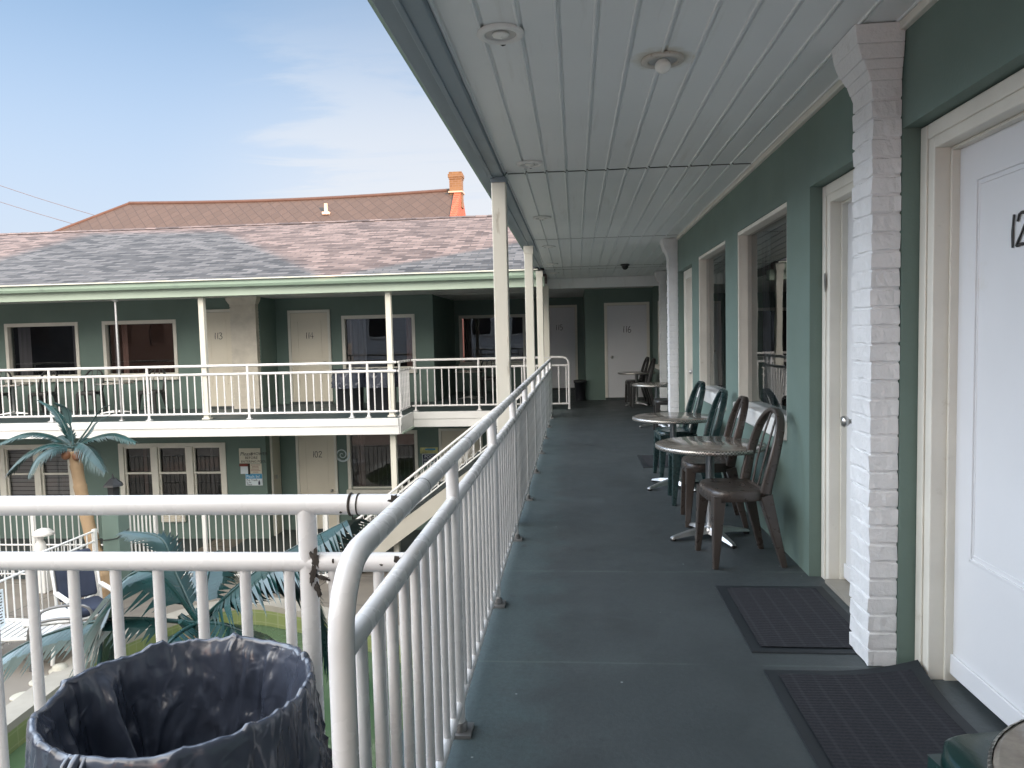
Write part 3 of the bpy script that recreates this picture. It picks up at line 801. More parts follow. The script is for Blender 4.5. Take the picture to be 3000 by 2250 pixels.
# the door in the lower recess, seen edge-on
mb = MB(); mb.box(-6.418, -6.39, 14.94, 15.36, GZ, -.35); d = mb.build('door', CREAMD, FW); mb = MB(); mb.box(-6.415, -6.37, 14.9, 14.94, GZ, -.3); mb.build('door_frame', TRIM, d)
mb = MB(); mb.box(-6.39, -6.36, 15.05, 15.1, -1.55, -1.47); mb.build('door_knob', STEEL, d)

def front_window(x0, x1, y, z0, z1, curtains, fm=TRIM, sash=0, blind=False, fw=.05, sill=True):
    mb = MB(); yo = y - .02
    mb.box(x0 - .02, x0 + fw, yo, y + .1, z0, z1 + .03); mb.box(x1 - fw, x1 + .02, yo, y + .1, z0, z1 + .03); mb.box(x0 + fw, x1 - fw, yo, y + .1, z1 - .045, z1 + .03)
    mb.box(x0 + fw, x1 - fw, yo + .06, y + .1, z0, z0 + .04)
    w = mb.build('window', fm, FW, .004)
    mb = MB(); yg = y + .07
    mb.quad((x0 + .02, yg, z0), (x1 - .02, yg, z0), (x1 - .02, yg, z1), (x0 + .02, yg, z1)); mb.build('pane', GLASS, w)
    if sash:
        wd = (x1 - x0) / sash; mb = MB()
        for i in range(1, sash): mb.box(x0 + i * wd - .07, x0 + i * wd + .07, yo - .003, y + .09, z0 + .041, z1 - .046)
        for i in range(sash):
            a, b = x0 + i * wd + (.07 if i else fw), x0 + (i + 1) * wd - (.07 if i < sash - 1 else fw)
            zm = z0 + (z1 - z0) * .5
            mb.box(a, b, y + .01, y + .06, zm - .02, zm + .02)
            mb.box(a, a + .035, y + .012, y + .058, zm + .02, z1 - .046); mb.box(b - .035, b, y + .012, y + .058, zm + .02, z1 - .046); mb.box(a + .035, b - .035, y + .012, y + .058, z1 - .08, z1 - .046)
            mb.box(a, a + .035, y + .03, y + .068, z0 + .041, zm - .02); mb.box(b - .035, b, y + .03, y + .068, z0 + .041, zm - .02)
        mb.build('sash', fm, w, .003)
    if blind:
        mb = MB(); z = z0 + .05
        while z < z1 - .06:
            mb.add([(x0 + .05, yg + .06, z), (x1 - .05, yg + .06, z), (x1 - .05, yg + .03, z + .085), (x0 + .05, yg + .03, z + .085)], [(0, 1, 2, 3)]); z += .09
        mb.build('blind', BLIND, w)
    for (a, b, m) in curtains:
        k = max(3, int((b - a) / .035)); mb = MB()
        pts = [(a + (b - a) * i / k, yg + .12 + .025 * math.sin(i * 2.1)) for i in range(k + 1)]
        mb.add([(px, py, z) for z in (z0, z1) for px, py in pts], [(i, i + 1, k + 2 + i, k + 1 + i) for i in range(k)]); mb.build('curtain', m, w)
    if sill:
        mb = MB(); mb.box(x0 - .04, x1 + .04, y - .09, y + .08, z0 - .1, z0 - .002); mb.build('sill', fm, w, .006)
front_window(-11.97, -10.37, 14.7, .72, 1.83, [(-11.85, -11.55, CURTG), (-10.62, -10.45, CURTG)])
front_window(-9.8, -8.23, 14.7, .72, 1.83, [(-9.7, -9.58, CURTG), (-9.52, -9.4, CURTP), (-8.36, -8.3, CURTP)])
front_window(-15.2, -13.7, 14.7, .72, 1.83, [(-15.1, -14.8, CURTG)])
front_window(-4.95, -3.4, 15.5, .72, 1.84, [(-4.85, -4.5, CURTG), (-3.62, -3.5, CURTP)])
front_window(-2.86, -1.24, 18.3, .7, 1.86, [(-2.75, -2.55, CURT)])
front_window(-13.05, -10.66, 14.7, -1.95, -.74, [], sash=3, blind=True, fw=.09)
front_window(-9.6, -7.3, 14.7, -1.95, -.74, [(-9.2, -9.12, CURT), (-8.98, -8.86, CURTP), (-7.7, -7.66, CURTG)], sash=3, fw=.09)
front_window(-4.9, -3.4, 15.4, -1.85, -.62, [(-4.75, -4.6, CURT)])
mb = MB(); mb.box(-8.72, -8.2, 14.62, 14.69, -2.37, -2.2); v_ = mb.build('wall_vent', TRIM, FW, .01)
mb = MB()
for i in range(3): mb.box(-8.68, -8.24, 14.6, 14.619, -2.34 + i * .045, -2.32 + i * .045)
mb.build('louvre', CREAMD, v_)

# ------------------------------------------------------------------ railings
def rail_z(): return .95, .80, .10
BAL = None
def railing(name, label, a, b, posts, group=None, first_off=.11, spacing=.118, r=.0235, rb=.0135, bend=None, z_floor=0, base=True, skip=None):
    """straight railing a->b (xy); posts = distances along it"""
    A, B = V((a[0], a[1], 0)), V((b[0], b[1], 0)); L = (B - A).length; D = (B - A) / L
    t = thing(name, label, 'railing', (a[0], a[1], z_floor), 0, group, local=True)
    ht, hm, hb = rail_z()
    top = [V((0, 0, ht)), D * L + V((0, 0, ht))]
    s0 = 0; e0 = L
    if bend in ('start', 'both'):
        top = [D * 0 + V((0, 0, .0)), V((0, 0, ht - .13))] + [D * (.13 - .13 * math.cos(q)) + V((0, 0, ht - .13 + .13 * math.sin(q))) for q in [R(18 * i) for i in range(1, 6)]] + [top[-1]]
    if bend in ('end', 'both'):
        E_ = D * L
        top = top[:-1] + [E_ - D * .12 + D * .12 * math.sin(q) + V((0, 0, ht - .12 + .12 * math.cos(q))) for q in [R(18 * i) for i in range(0, 6)]] + [E_]
    n = 14 if name == 'near' else 12
    MB().tube(top, r, 16).build('top_rail', RAILM, t)
    MB().tube([V((0, 0, hm)), D * L + V((0, 0, hm))], r * .95, 14).build('mid_rail', RAILM, t)
    MB().tube([V((0, 0, hb)), D * L + V((0, 0, hb))], r * .8, 12).build('bottom_rail', RAILM, t)
    pp = []
    for k, d in enumerate(posts):
        if k == 0:
            mb = MB().tube([(0, 0, 0), (0, 0, ht)], r * .92, 14)
            p0 = mb.build('post', RAILM, t, loc=D * d)
            mb = MB().box(-.045, .045, -.045, .045, .0, .012); mb.lathe([(r * 1.25, .012), (r * 1.2, .035), (r * .9, .04)], n=12)
            f0 = mb.build('foot_plate', GREYM if base else RAILM, p0)
        else:
            c = inst(p0, t, D * d); inst(f0, c, (0, 0, 0))
    global BAL
    if BAL is None or BAL[1] != rb:
        mb = MB().tube([(0, 0, hb), (0, 0, hm)], rb, 9); BAL = (mb.build('baluster', RAILM, t), rb); first = BAL[0]
    else:
        first = inst(BAL[0], t, (0, 0, 0))
    d = first_off; used = False
    while d < L - .03:
        if all(abs(d - q) > .05 for q in posts):
            if not used: first.location = D * d; used = True
            else: inst(first, t, D * d)
        d += spacing
    return t
NR = railing('railing', 'long white tube railing running along the near walkway beside the round tables', (-.42, 1.24), (-.42, 12.35), [1.19 + 1.2 * i for i in range(9)] + [11.09], bend='start', spacing=.12, first_off=.11)
# seams in the long handrail
mb = MB()
for y in (1.95, 2.75, 4.7, 7.1):
    mb.lathe([(.0237, -.004), (.0248, 0), (.0237, .004)], n=16)
    vs = mb.v[-48:]; mb.v[-48:] = [(vx, vz + y - 1.24, vy + .95) for vx, vy, vz in vs]
mb.build('rail_joint', GREYM, NR)
LR = railing('railing', 'white tube railing behind the lined bin, its end taped and grimy', (-4.2, 1.83), (-.428, 1.83), [3.502, 2.31, 1.11], first_off=.13, spacing=.1185, rb=.0142, r=.0262, z_floor=-.02)
for x_, r_ in ((3.62, .0035), (3.64, .002)):
    MB().tube([(x_, .0272 * math.cos(a), .95 + .0272 * math.sin(a)) for a in [2 * PI * i / 20 for i in range(20)]], r_, 6, closed=True).build('tape_ring', GRIME, LR)
def patch(c, ex, ez, seed, turn=0):
    """irregular flake of bared metal lying on the tube around c"""
    n = 26; vs = [c]
    for i in range(n):
        a = 2 * PI * i / n; k = .55 + .9 * abs(noise.noise(V((math.cos(a) * 1.6, math.sin(a) * 1.6, seed * 7.7)))) + random.Random(seed * 50 + i).uniform(-.22, .22)
        x, z = ex * k * math.cos(a), ez * k * math.sin(a); vs.append((c[0] + x * math.cos(turn) - z * math.sin(turn), c[1] + .35 * abs(x) * (abs(x) / .02), c[2] + x * math.sin(turn) + z * math.cos(turn)))
    vs += [(x, y + .006, z) for x, y, z in vs]; m = n + 1
    mb = MB(); mb.add(vs, [(0, 1 + i, 1 + (i + 1) % n) for i in range(n)] + [(m, m + 1 + (i + 1) % n, m + 1 + i) for i in range(n)] + [(1 + i, 1 + (i + 1) % n, m + 1 + (i + 1) % n, m + 1 + i) for i in range(n)])
    mb.build('grime_patch', GRIME, LR)
patch((3.735, -0.0251, .962), .030, .014, 1, .5)
patch((3.527, -0.0261, .815), .012, .03, 2, .1); patch((3.520, -0.0251, .775), .011, .028, 3, -.2); patch((3.532, -0.0248, .735), .009, .026, 4, .3); patch((3.545, -0.0248, .765), .02, .008, 8, -.3)
patch((3.742, -0.0241, .805), .02, .016, 5, .6); patch((3.70, -0.0251, .80), .006, .004, 6); patch((3.60, -0.0266, .935), .004, .003, 7); patch((3.575, -0.0262, .81), .003, .006, 9)
railing('railing', 'white railing along the far upper deck in front of doors 113 and 114', (-15.6, 12.55), (-3.09, 12.55), [.6 + 1.85 * i for i in range(7)] + [12.0], first_off=.1, spacing=.135, r=.024, rb=.012, base=False)
railing('railing', 'short white return railing at the corner of the far upper deck', (-3.07, 12.6), (-3.07, 13.46), [.08], first_off=.2, spacing=.12, r=.022, rb=.012, base=False)
railing('railing', 'white railing with a rounded end at the head of the stairs below door 115', (-3.04, 13.52), (-.13, 13.52), [.06, 1.25, 2.1], bend='end', first_off=.16, spacing=.135, r=.022, rb=.012, base=False)

# ------------------------------------------------------------------ pool fences below
def picket_fence(name, label, a, b, top, bot, rails, spacing, posts, sag=0):
    A, B = V((a[0], a[1], 0)), V((b[0], b[1], 0)); L = (B - A).length; D = (B - A) / L
    t = thing(name, label, 'fence', (a[0], a[1], GZ), 0, local=True)
    for z in rails: MB().tube([V((0, 0, z - GZ)), D * L + V((0, 0, z - GZ))], .016, 8).build('rail', PLASTW, t)
    f = None; d = spacing / 2
    while d < L:
        if f is None: f = MB().tube([(0, 0, bot - GZ), (0, 0, top - GZ)], .0105, 6).build('picket', PLASTW, t, loc=D * d)
        else: inst(f, t, D * d)
        d += spacing
    p = None
    for q in posts:
        if p is None: p = MB().box(-.028, .028, -.028, .028, 0, top - GZ + .03).build('post', PLASTW, t, loc=D * q)
        else: inst(p, t, D * q)
    return t
picket_fence('fence', 'white picket fence along the lower path left of the small palm', (-13.2, 12.0), (-7.95, 12.0), -1.42, -2.66, (-1.44, -2.1, -2.62), .115, (.1, 1.9, 3.7, 5.2))
picket_fence('fence', 'white picket fence along the lower path in front of door 102', (-7.3, 12.0), (-4.2, 12.0), -1.42, -2.66, (-1.44, -2.62), .118, (.04, .92, 3.06))
picket_fence('fence', 'white side fence running toward the pool beside the green lamp pedestal', (-7.72, 8.2), (-7.72, 11.1), -1.6, -2.66, (-1.6, -1.76, -2.6), .13, (.05, 1.5, 2.85))
t = thing('gate', 'narrow white slatted gate next to the green lamp pedestal', 'gate', (-7.6, 11.55, GZ), R(35), local=True)
for z in (.1, 1.3): MB().box(0, .5, -.012, .012, z, z + .04).build('rail', PLASTW, t)
for i in range(9): MB().box(.01 + i * .06, .035 + i * .06, -.026, -.013, .06, 1.38).build('slat', PLASTW, t)

# ------------------------------------------------------------------ staircase up to the near walkway
t = thing('staircase', 'outdoor staircase with ornate white rail climbing to the walkway end', 'stairs', (-4.3, 12.8, GZ))
x0, x1, NST = -4.2, -.62, 15
for y in (12.42, 13.33):
    mb = MB(); dz = 2.75 / (x1 - x0)
    vs = [(x0, y, GZ), (x0 + .28, y, GZ), (x1, y, -.34), (x1, y, -.02), (x0, y, GZ + .12)]
    vs += [(a, y + .05, c) for a, b, c in vs]; mb.add(vs, [(0, 1, 2, 3, 4), (5, 6, 7, 8, 9)] + [(i, (i + 1) % 5, 5 + (i + 1) % 5, 5 + i) for i in range(5)])
    mb.build('stringer', STAIRM, t)
for i in range(NST):
    z = GZ + 2.75 * (i + 1) / NST; x = x0 + (x1 - x0) * i / NST
    MB().box(x, x + .29, 12.47, 13.33, z - .05, z - .004).build('tread', DARKTREAD, t)
for y in (12.40, 13.38):
    mb = MB(); dz = 2.75 / (x1 - x0)
    f = lambda x, h: (x, y, GZ + (x - x0) * dz + h)
    for h, r in ((.70, .02), (.58, .013), (.16, .013)): mb.tube([f(x0, h), f(x1, h)], r, 8)
    k = 0; x = x0 + .06
    while x < x1:
        mb.tube([f(x, .16), f(x, .70)], .009, 6)
        if k % 5 == 2:
            for zc in (.29, .46):
                cx, _, c_ = f(x + .06, zc)
                mb.tube([(cx + .045 * math.cos(a), y, c_ + .08 * math.sin(a)) for a in [2 * PI * q / 12 for q in range(12)]], .006, 5, closed=True)
                mb.tube([(cx + .03 * math.cos(a) * (1 - a / 9), y, c_ + .05 * math.sin(a) * (1 - a / 9)) for a in [.5 * q for q in range(14)]], .005, 5)
        x += .125; k += 1
    mb.build('stair_rail', PLASTW, t)

# ------------------------------------------------------------------ furniture
def make_chair(m, name, label):
    t = thing(name, label, 'chair', (0, 0, 0), local=True, group='stacking plastic chairs with looped backs')
    def se(a, hx, hy, e=3.2):
        c, s_ = math.cos(a), math.sin(a)
        return (math.copysign(abs(c) ** (2 / e), c) * hx, math.copysign(abs(s_) ** (2 / e), s_) * hy)
    mb = MB(); n = 40; vs = []
    rings = [(.985, .385), (1, .39), (1, .43), (.99, .44), (.95, .445), (.6, .437), (.25, .433)]
    for s_, z in rings:
        for k in range(n):
            x, y = se(2 * PI * k / n, .21 * s_, .205 * s_)
            vs.append((x * .83 - .036, y * (1 - .08 * x / .21), z - (.012 if x < -.15 and s_ > .98 else 0)))
    fs = [(i * n + k, i * n + (k + 1) % n, (i + 1) * n + (k + 1) % n, (i + 1) * n + k) for i in range(len(rings) - 1) for k in range(n)]
    mb.add(vs, fs, True); mb.add(vs[-n:], [tuple(range(n))], True)
    mb.build('seat', m, t)
    for sx, sy in ((-1, 1), (-1, -1), (1, 1), (1, -1)):
        a = V((-.165 if sx < 0 else .10, sy * .155, .41)); b = V((-.195 if sx < 0 else .20, sy * .188, 0))
        mid = a.lerp(b, .3) + V((0, 0, 0))
        MB().tube([a, mid, b], [.05, .041, .023], 4, sm=False).build('leg', m, t, .006)
    tilt = .2
    P = lambda y, h: V((.095 + h * tilt + .03 * (h / .44) ** 2, y, .425 + h))
    prof = [(-.178, 0), (-.184, .1), (-.188, .2), (-.178, .29), (-.15, .37), (-.1, .425), (-.045, .45), (0, .455)]
    path = [P(*q) for q in prof] + [P(-y, h) for y, h in prof[-2::-1]]
    nrm = V((1, 0, -tilt))
    mb = MB(); mb.ribbon(smooth_path(path, 3), [.024] * 43, [.062 - .018 * math.sin(PI * i / 42) for i in range(43)], nrm)
    b_ = mb.build('backrest', m, t)
    for y in (-.055, .055):
        MB().ribbon([P(y * .8, 0), P(y, .15), P(y, .3), P(y * .85, .445)], .014, .01, nrm).build('back_slat', m, b_)
    MB().ribbon([P(-.17, .0), P(0, .012), P(.17, .0)], .03, .014, nrm).build('back_base', m, b_)
    return t
def make_table():
    t = thing('bistro_table', 'x', 'table', (0, 0, 0), local=True, group='round marble-topped tables on four-footed stands')
    MB().lathe([(0, .622), (.335, .622), (.343, .619), (.345, .614)], n=56).build('tabletop', MARBLE, t)
    MB().lathe([(.345, .620), (.351, .617), (.352, .596), (.346, .592), (.30, .594), (0, .594)], n=56).build('edge_band', EDGEB, t)
    mb = MB().lathe([(.028, .04), (.028, .57), (.05, .575), (.1, .592)], n=20); mb.build('pole', ALU, t)
    b = MB().lathe([(.0, .075), (.045, .075), (.055, .05), (.055, .03), (0, .03)], n=16).build('base_hub', ALU, t)
    for k in range(4):
        a = PI / 2 * k + .2; d = V((math.cos(a), math.sin(a), 0)); s = V((-d.y, d.x, 0)); mb = MB()
        vs = []
        for r_, w, zt, zb in ((.03, .04, .075, .03), (.16, .034, .055, .028), (.27, .022, .03, .014), (.285, .018, .022, .014)):
            for sgn, z in ((-1, zb), (1, zb), (.6, zt), (-.6, zt)): vs.append(d * r_ + s * (w * sgn) + V((0, 0, z)))
        mb.add(vs, [(i * 4 + k2, i * 4 + (k2 + 1) % 4, i * 4 + 4 + (k2 + 1) % 4, i * 4 + 4 + k2) for i in range(3) for k2 in range(4)] + [(12, 13, 14, 15)])
        f = mb.build('foot', ALU, t, .003)
        MB().lathe([(0, .0), (.02, .0), (.02, .014), (0, .016)], (d.x * .268, d.y * .268, 0), 10).build('glide', BLACK, f)
    return t
brown = make_chair(BROWNP, 'stacking_chair', 'brown loop-back chair nearest the camera at the front round table')
brown.location = (.945, 4.43, 0); brown.rotation_euler = (0, 0, R(6))
teal = make_chair(TEALP, 'stacking_chair', 'teal loop-back chair beside the brown chair, near side of the second round table')
teal.location = (.945, 5.98, 0); teal.rotation_euler = (0, 0, R(-2))
dark = make_chair(DARKCH, 'stacking_chair', 'dark loop-back chair at the far table in front of door 116')
dark.location = (1.17, 14.5, 0); dark.rotation_euler = (0, 0, R(4))
green = make_chair(DKGRN, 'stacking_chair', 'dark green chair cut off in the lower right corner by the numbered white door')
green.location = (.99, 1.5, 0); green.rotation_euler = (0, 0, R(14))
copy_thing(brown, (.955, 5.32, 0), R(-3), 'brown loop-back chair partly hidden behind the front round table')
copy_thing(teal, (.945, 7.0, 0), R(3), 'teal loop-back chair at the far side of the second round table')
copy_thing(dark, (1.26, 10.2, 0), R(-2), 'dark loop-back chair half hidden by the second white brick pillar')
copy_thing(dark, (1.2, 13.65, 0), R(2), 'dark loop-back chair on the near side of the far table by door 116')
for x, y, r_, l in ((-11.75, 14.1, 92, 'dark loop-back chair under the leftmost upper window of the far block'), (-10.75, 14.1, 88, 'dark loop-back chair at the right end of the leftmost upper window'),
                    (-9.75, 14.1, 95, 'dark loop-back chair left of the steel pole on the far upper deck'), (-8.45, 14.1, 86, 'dark loop-back chair under the upper window left of door 113'), (-2.0, 16.6, 80, 'dark loop-back chair in the shaded recess left of door 115'),
                    (-12.6, 14.1, 90, 'dark loop-back chair at the left edge of the photo on the far upper deck')):
    copy_thing(dark, (x, y, 0), R(r_), l)
copy_thing(dark, (-4.4, 14.6, GZ + .012), R(-80), 'black loop-back chair on the lower path before the large dark window')
T1 = make_table(); T1['label'] = 'round marble-topped table nearest the camera, between two brown chairs'
T1.location = (.863, 4.9, 0); T1.rotation_euler = (0, 0, .15)
for x, y, r_, l in ((.835, 6.52, .4, 'second round marble-topped table, set between two teal chairs'), (1.15, 10.75, .2, 'round marble-topped table half hidden by the second brick pillar'), (1.13, 14.05, .5, 'farthest round table on the near walkway, in front of door 116'),
                    (.99, 1.105, .3, 'round table cut off at the right edge beside the dark green chair'), (-11.25, 13.9, .1, 'round table under the leftmost upper window of the far block'), (-9.1, 13.9, .3, 'round table right of the steel pole on the far upper deck'), (-2.3, 16.0, .3, 'round table in the shaded recess near door 115')):
    copy_thing(T1, (x, y, 0), r_, l)

# door mats
def doormat(name, label, x0, x1, y0, y1, m, curl=False):
    t = thing(name, label, 'mat', ((x0 + x1) / 2, (y0 + y1) / 2, 0), local=True, group='dark mats in front of the doors')
    hx, hy = (x1 - x0) / 2, (y1 - y0) / 2; bw = .045
    def zf(x, y):
        return (.05 * max(0, (x / hx + .2) / 1.2) ** 2 * max(0, (y / hy - .2) / .8) ** 2 if curl else 0) + .003 * noise.noise(V((x * 3, y * 3, x0)))
    def grid(a0, a1, b0, b1, nx, ny, z): return [[(a0 + (a1 - a0) * i / nx, b0 + (b1 - b0) * j / ny, z + zf(a0 + (a1 - a0) * i / nx, b0 + (b1 - b0) * j / ny)) for i in range(nx + 1)] for j in range(ny + 1)]
    def gridmesh(mb, g):
        nx = len(g[0]); vs = [p for row in g for p in row]; mb.add(vs, [(j * nx + i, j * nx + i + 1, (j + 1) * nx + i + 1, (j + 1) * nx + i) for j in range(len(g) - 1) for i in range(nx - 1)], True)
    mb = MB(); gridmesh(mb, grid(-hx, hx, -hy, hy, 24, 30, .006))
    per = [(-hx + 2 * hx * i / 24, -hy) for i in range(25)] + [(hx, -hy + 2 * hy * i / 30) for i in range(1, 31)] + [(hx - 2 * hx * i / 24, hy) for i in range(1, 25)] + [(-hx, hy - 2 * hy * i / 30) for i in range(1, 30)]
    k = len(per); mb.add([(x, y, .006 + zf(x, y)) for x, y in per] + [(x * 1.004, y * 1.004, max(.0005, zf(x, y) * .9)) for x, y in per], [(i, (i + 1) % k, k + (i + 1) % k, k + i) for i in range(k)])
    mb.build('border', RUBBER, t)
    mb = MB(); gridmesh(mb, grid(-hx + bw, hx - bw, -hy + bw, hy - bw, 24, 30, .011))
    mb.build('pad', m, t)
    return t
doormat('doormat', 'dark ribbed doormat with a curled corner in front of the nearest white door', .72, 1.305, 2.1, 2.93, PAD, True)
doormat('doormat', 'dark doormat beside the first white brick pillar', .715, 1.26, 3.1, 3.92, PAD)
doormat('doormat', 'dark doormat on the walkway behind the second table, by the third door', .655, 1.15, 7.45, 8.2, PAD)

# bins
def bin_shell(mb, r0, r1, h, c=(0, 0, 0)):
    mb.lathe([(0, .0), (r0, 0), (r0 + .004, .02), (r1, h - .03), (r1 + .014, h - .03), (r1 + .014, h), (r1 - .006, h), (r0 - .006, .03), (0, .03)], c, 40)
t = thing('bin', 'large round bin lined with a crumpled black bag in the lower left corner', 'trash can', (-.799, 1.376, 0), local=True)
mb = MB().lathe([(0, 0), (.212, 0), (.2465, .648), (.2405, .648), (.206, .02), (0, .02)], n=40); mb.build('bin_body', BIN, t)
def bag(rim_r, rim_z, skirt, inner, na=300, seed=0, depth=.5):
    prof = []
    for i in range(26): q = i / 25; prof.append((rim_r + .014 + .004 * (1 - q) , rim_z - skirt + (skirt - .012) * q, 1 - q * .55))
    for i in range(1, 9): q = i / 8 * PI; prof.append((rim_r + .004 + .009 * math.cos(q), rim_z - .012 + .011 * math.sin(q), .5))
    for i in range(1, 36): q = i / 35; prof.append((rim_r - .006 - (rim_r - .006 - inner) * q ** 1.3, rim_z - .012 - depth * q, .55 + .9 * q))
    vs = []; m = len(prof); rnd = random.Random(seed + 11)
    inn = [(rnd.uniform(0, 2 * PI), rnd.uniform(.06, .55), rnd.uniform(.012, .05), rnd.uniform(-.3, .3), rnd.choice((-1, 1))) for _ in range(17)]
    outp = [(rnd.uniform(0, 2 * PI), rnd.uniform(.06, .2), rnd.uniform(.004, .013), rnd.uniform(-1.4, 1.4), rnd.choice((-1, 1))) for _ in range(26)]
    def pleats(P, a, dz):
        s_ = 0
        for ai, w, d, dr, sg in P:
            x = ((a - ai - dr * dz + PI) % (2 * PI) - PI) / w * sg
            if x >= 0: s_ += d * max(0, 1 - x) ** 1.4
            else: s_ += d * max(0, 1 + x * 7)
        return s_
    for j, (r, z, w) in enumerate(prof):
        for k in range(na):
            a = 2 * PI * k / na; ca, sa = math.cos(a), math.sin(a); dz = max(0, rim_z - z)
            wav = noise.noise(V((ca * 2.2, sa * 2.2, z * 1.6 + seed)))
            P1 = V((ca * 3.0, sa * 3.0, z * 6.5 + seed)); P1 += V((noise.noise(P1 * .7), noise.noise(P1 * .7 + V((9, 0, 0))), noise.noise(P1 * .7 + V((0, 9, 0))))) * .9
            cr = (1 - abs(noise.noise(P1)) * 2.4); cr2 = 1 - abs(noise.noise(P1 * 2.3 + V((3, 1, 0)))) * 2.6
            cr = max(0, cr) ** 2.2 + .45 * max(0, cr2) ** 2.2
            if j < 26: rr = r + pleats(outp, a, dz) * (.12 + 2.2 * min(1, dz * 4)) + wav * .012 * (dz * 3) + cr * .008 * min(1, .3 + dz * 5)
            elif j < 34: rr = r + pleats(outp, a, 0) * .3 + cr * .003
            else: rr = r - pleats(inn, a, dz) * min(1, .10 + dz * 3.6) - wav * .018 * min(1, dz * 3) - cr * .014 * min(1, .25 + dz * 5)
            zz = z + .010 * wav + (.004 * noise.noise(V((ca * 8, sa * 8, seed))) + pleats(outp, a, 0) * .8 if 14 < j < 44 else 0)
            vs.append((rr * ca, rr * sa, zz))
    fs = [(j * na + k, j * na + (k + 1) % na, (j + 1) * na + (k + 1) % na, (j + 1) * na + k) for j in range(m - 1) for k in range(na)]
    mb = MB(); mb.add(vs, fs, True)
    mb.add([vs[(m - 1) * na + k] for k in range(na)], [tuple(range(na))], True)
    # knotted gather on the camera side of the rim
    for i in range(3):
        a = R(-104 + i * 3.6); mb.tube(smooth_path([(math.cos(a) * (rim_r + .004), math.sin(a) * (rim_r + .004), rim_z - .004), (math.cos(a + .02) * (rim_r + .028), math.sin(a + .02) * (rim_r + .028), rim_z - .02 - .004 * (i % 3)), (math.cos(a + .05) * (rim_r + .03), math.sin(a + .05) * (rim_r + .03), rim_z - .09 - .02 * (i % 2))], 4), [.006 + .003 * (i % 2)] * 9, 6)
    return mb
b = bag(.243, .665, .34, .165, depth=.54).build('bin_bag', BAG, t)
for i, (x, l) in enumerate(((-4.25, 'black bagged bin left of its twin behind the far upper railing'), (-3.62, 'black bagged bin at the right of the pair behind the far upper railing'))):
    t = thing('bin', l, 'trash can', (x, 13.6, 0), group='bagged bins on the far deck', local=True)
    mb = MB(); bin_shell(mb, .24, .27, .76); mb.build('bin_body', BIN, t)
    bag(.285, .8, .34, .2, 120, 3 + i, .3).build('bin_bag', BAG, t)
t = thing('bin', 'small slim black bin standing between doors 115 and 116', 'trash can', (.08, 15.2, 0), local=True)
mb = MB(); bin_shell(mb, .095, .12, .4); mb.build('bin_body', BIN, t)
mb = MB(); mb.lathe([(.13, .385), (.136, .39), (.136, .42), (.11, .425), (.108, .385)], n=24); mb.build('rim', DARKCH, t)

# ceiling lights and camera
LIGHTS = [(-.26, 2.85, 'recessed ceiling light nearest the roof edge, at the top of the photo'), (.384, 3.216, 'recessed ceiling light with a bulging bulb and rusty stain'), (-.28, 4.98, 'recessed ceiling light just before the first white post'),
          (-.30, 7.24, 'recessed ceiling light between the first and second posts'), (-.32, 9.5, 'recessed ceiling light just past the second post'), (-.33, 11.4, 'small far recessed ceiling light before the third post'), (-.34, 12.7, 'farthest recessed ceiling light over the walkway')]
for i, (x, y, l) in enumerate(LIGHTS):
    z = cz(y)
    t = thing('ceiling_light', l, 'light', (x, y, z), local=True, group='recessed lights in the walkway ceiling')
    MB().lathe([(.088, -.001), (.09, -.009), (.084, -.014), (.066, -.016), (.06, -.011), (.06, -.004)], n=36).build('trim_ring', RUST if i == 1 else WHITE, t)
    MB().lathe([(.061, -.008), (.045, -.0065), (0, -.006)], n=36).build('reflector', LAMPIN, t)
    k = .85 if i == 1 else .3
    MB().lathe([(.022, -.006), (.032, -.022 * k), (.034, -.04 * k), (.026, -.058 * k), (.012, -.068 * k), (0, -.07 * k)], n=20).build('bulb', BULB, t)
    MB().tube([(-.01, .086, -.004), (.0, .088, -.012), (.006, .096, -.006)], .007, 6).build('clip', BLACK, t)
t = thing('security_camera', 'small dark dome camera on the walkway ceiling near its far end', 'camera', (.79, 11.75, cz(11.75)), local=True)
MB().lathe([(0, -.002), (.07, -.002), (.075, -.02), (.06, -.03), (0, -.03)], n=24).build('mount', DARKCH, t)
MB().lathe([(.05, -.03), (.048, -.055), (.03, -.08), (0, -.09)], n=24).build('dome', BLACK, t)

# ------------------------------------------------------------------ signs on the lower wall
def board(name, label, x0, x1, z0, z1, m, y=14.69):
    t = thing(name, label, 'sign', ((x0 + x1) / 2, y, z0))
    MB().box(x0, x1, y - .012, y, z0, z1).build('board', m, t)
    return t
UX = (1, 0, 0); YS = 14.69 - .0145
t = board('sign', 'cream sign asking guests to shower before entering the pool', -6.985, -6.53, -1.15, -.835, SIGNW)
text('Please', (-6.965, YS, -.985), UX, .105, BLACK, t, shear=.25); text('SHOWER', (-6.74, YS, -.98), UX, .088, BLACK, t)
text('BEFORE', (-6.86, YS, -1.06), UX, .078, BLACK, t); text('ENTERING POOL', (-6.95, YS, -1.135), UX, .07, BLACK, t)
t = board('sign', 'small cream notice with tiny lines under the shower sign', -6.765, -6.515, -1.362, -1.158, SIGNW)
mb = MB()
for i, (a, b) in enumerate(((.02, .22), (.05, .17), (.04, .18), (.03, .2), (.02, .22), (.06, .17))):
    x = -6.765 + a
    while x < -6.765 + b: mb.box(x, x + .012, YS, YS + .0015, -1.19 - i * .03, -1.178 - i * .03); x += .017
mb.build('print_line', RED, t)
t = board('notice_box', 'weathered notice box with a dark red top beside the small cream notice', -6.97, -6.80, -1.37, -1.16, SIGNP)
MB().box(-6.975, -6.795, 14.64, 14.688, -1.205, -1.158).build('box_lid', RED, t); MB().box(-6.797, -6.77, 14.65, 14.688, -1.38, -1.16).build('box_side', GRIME, t)
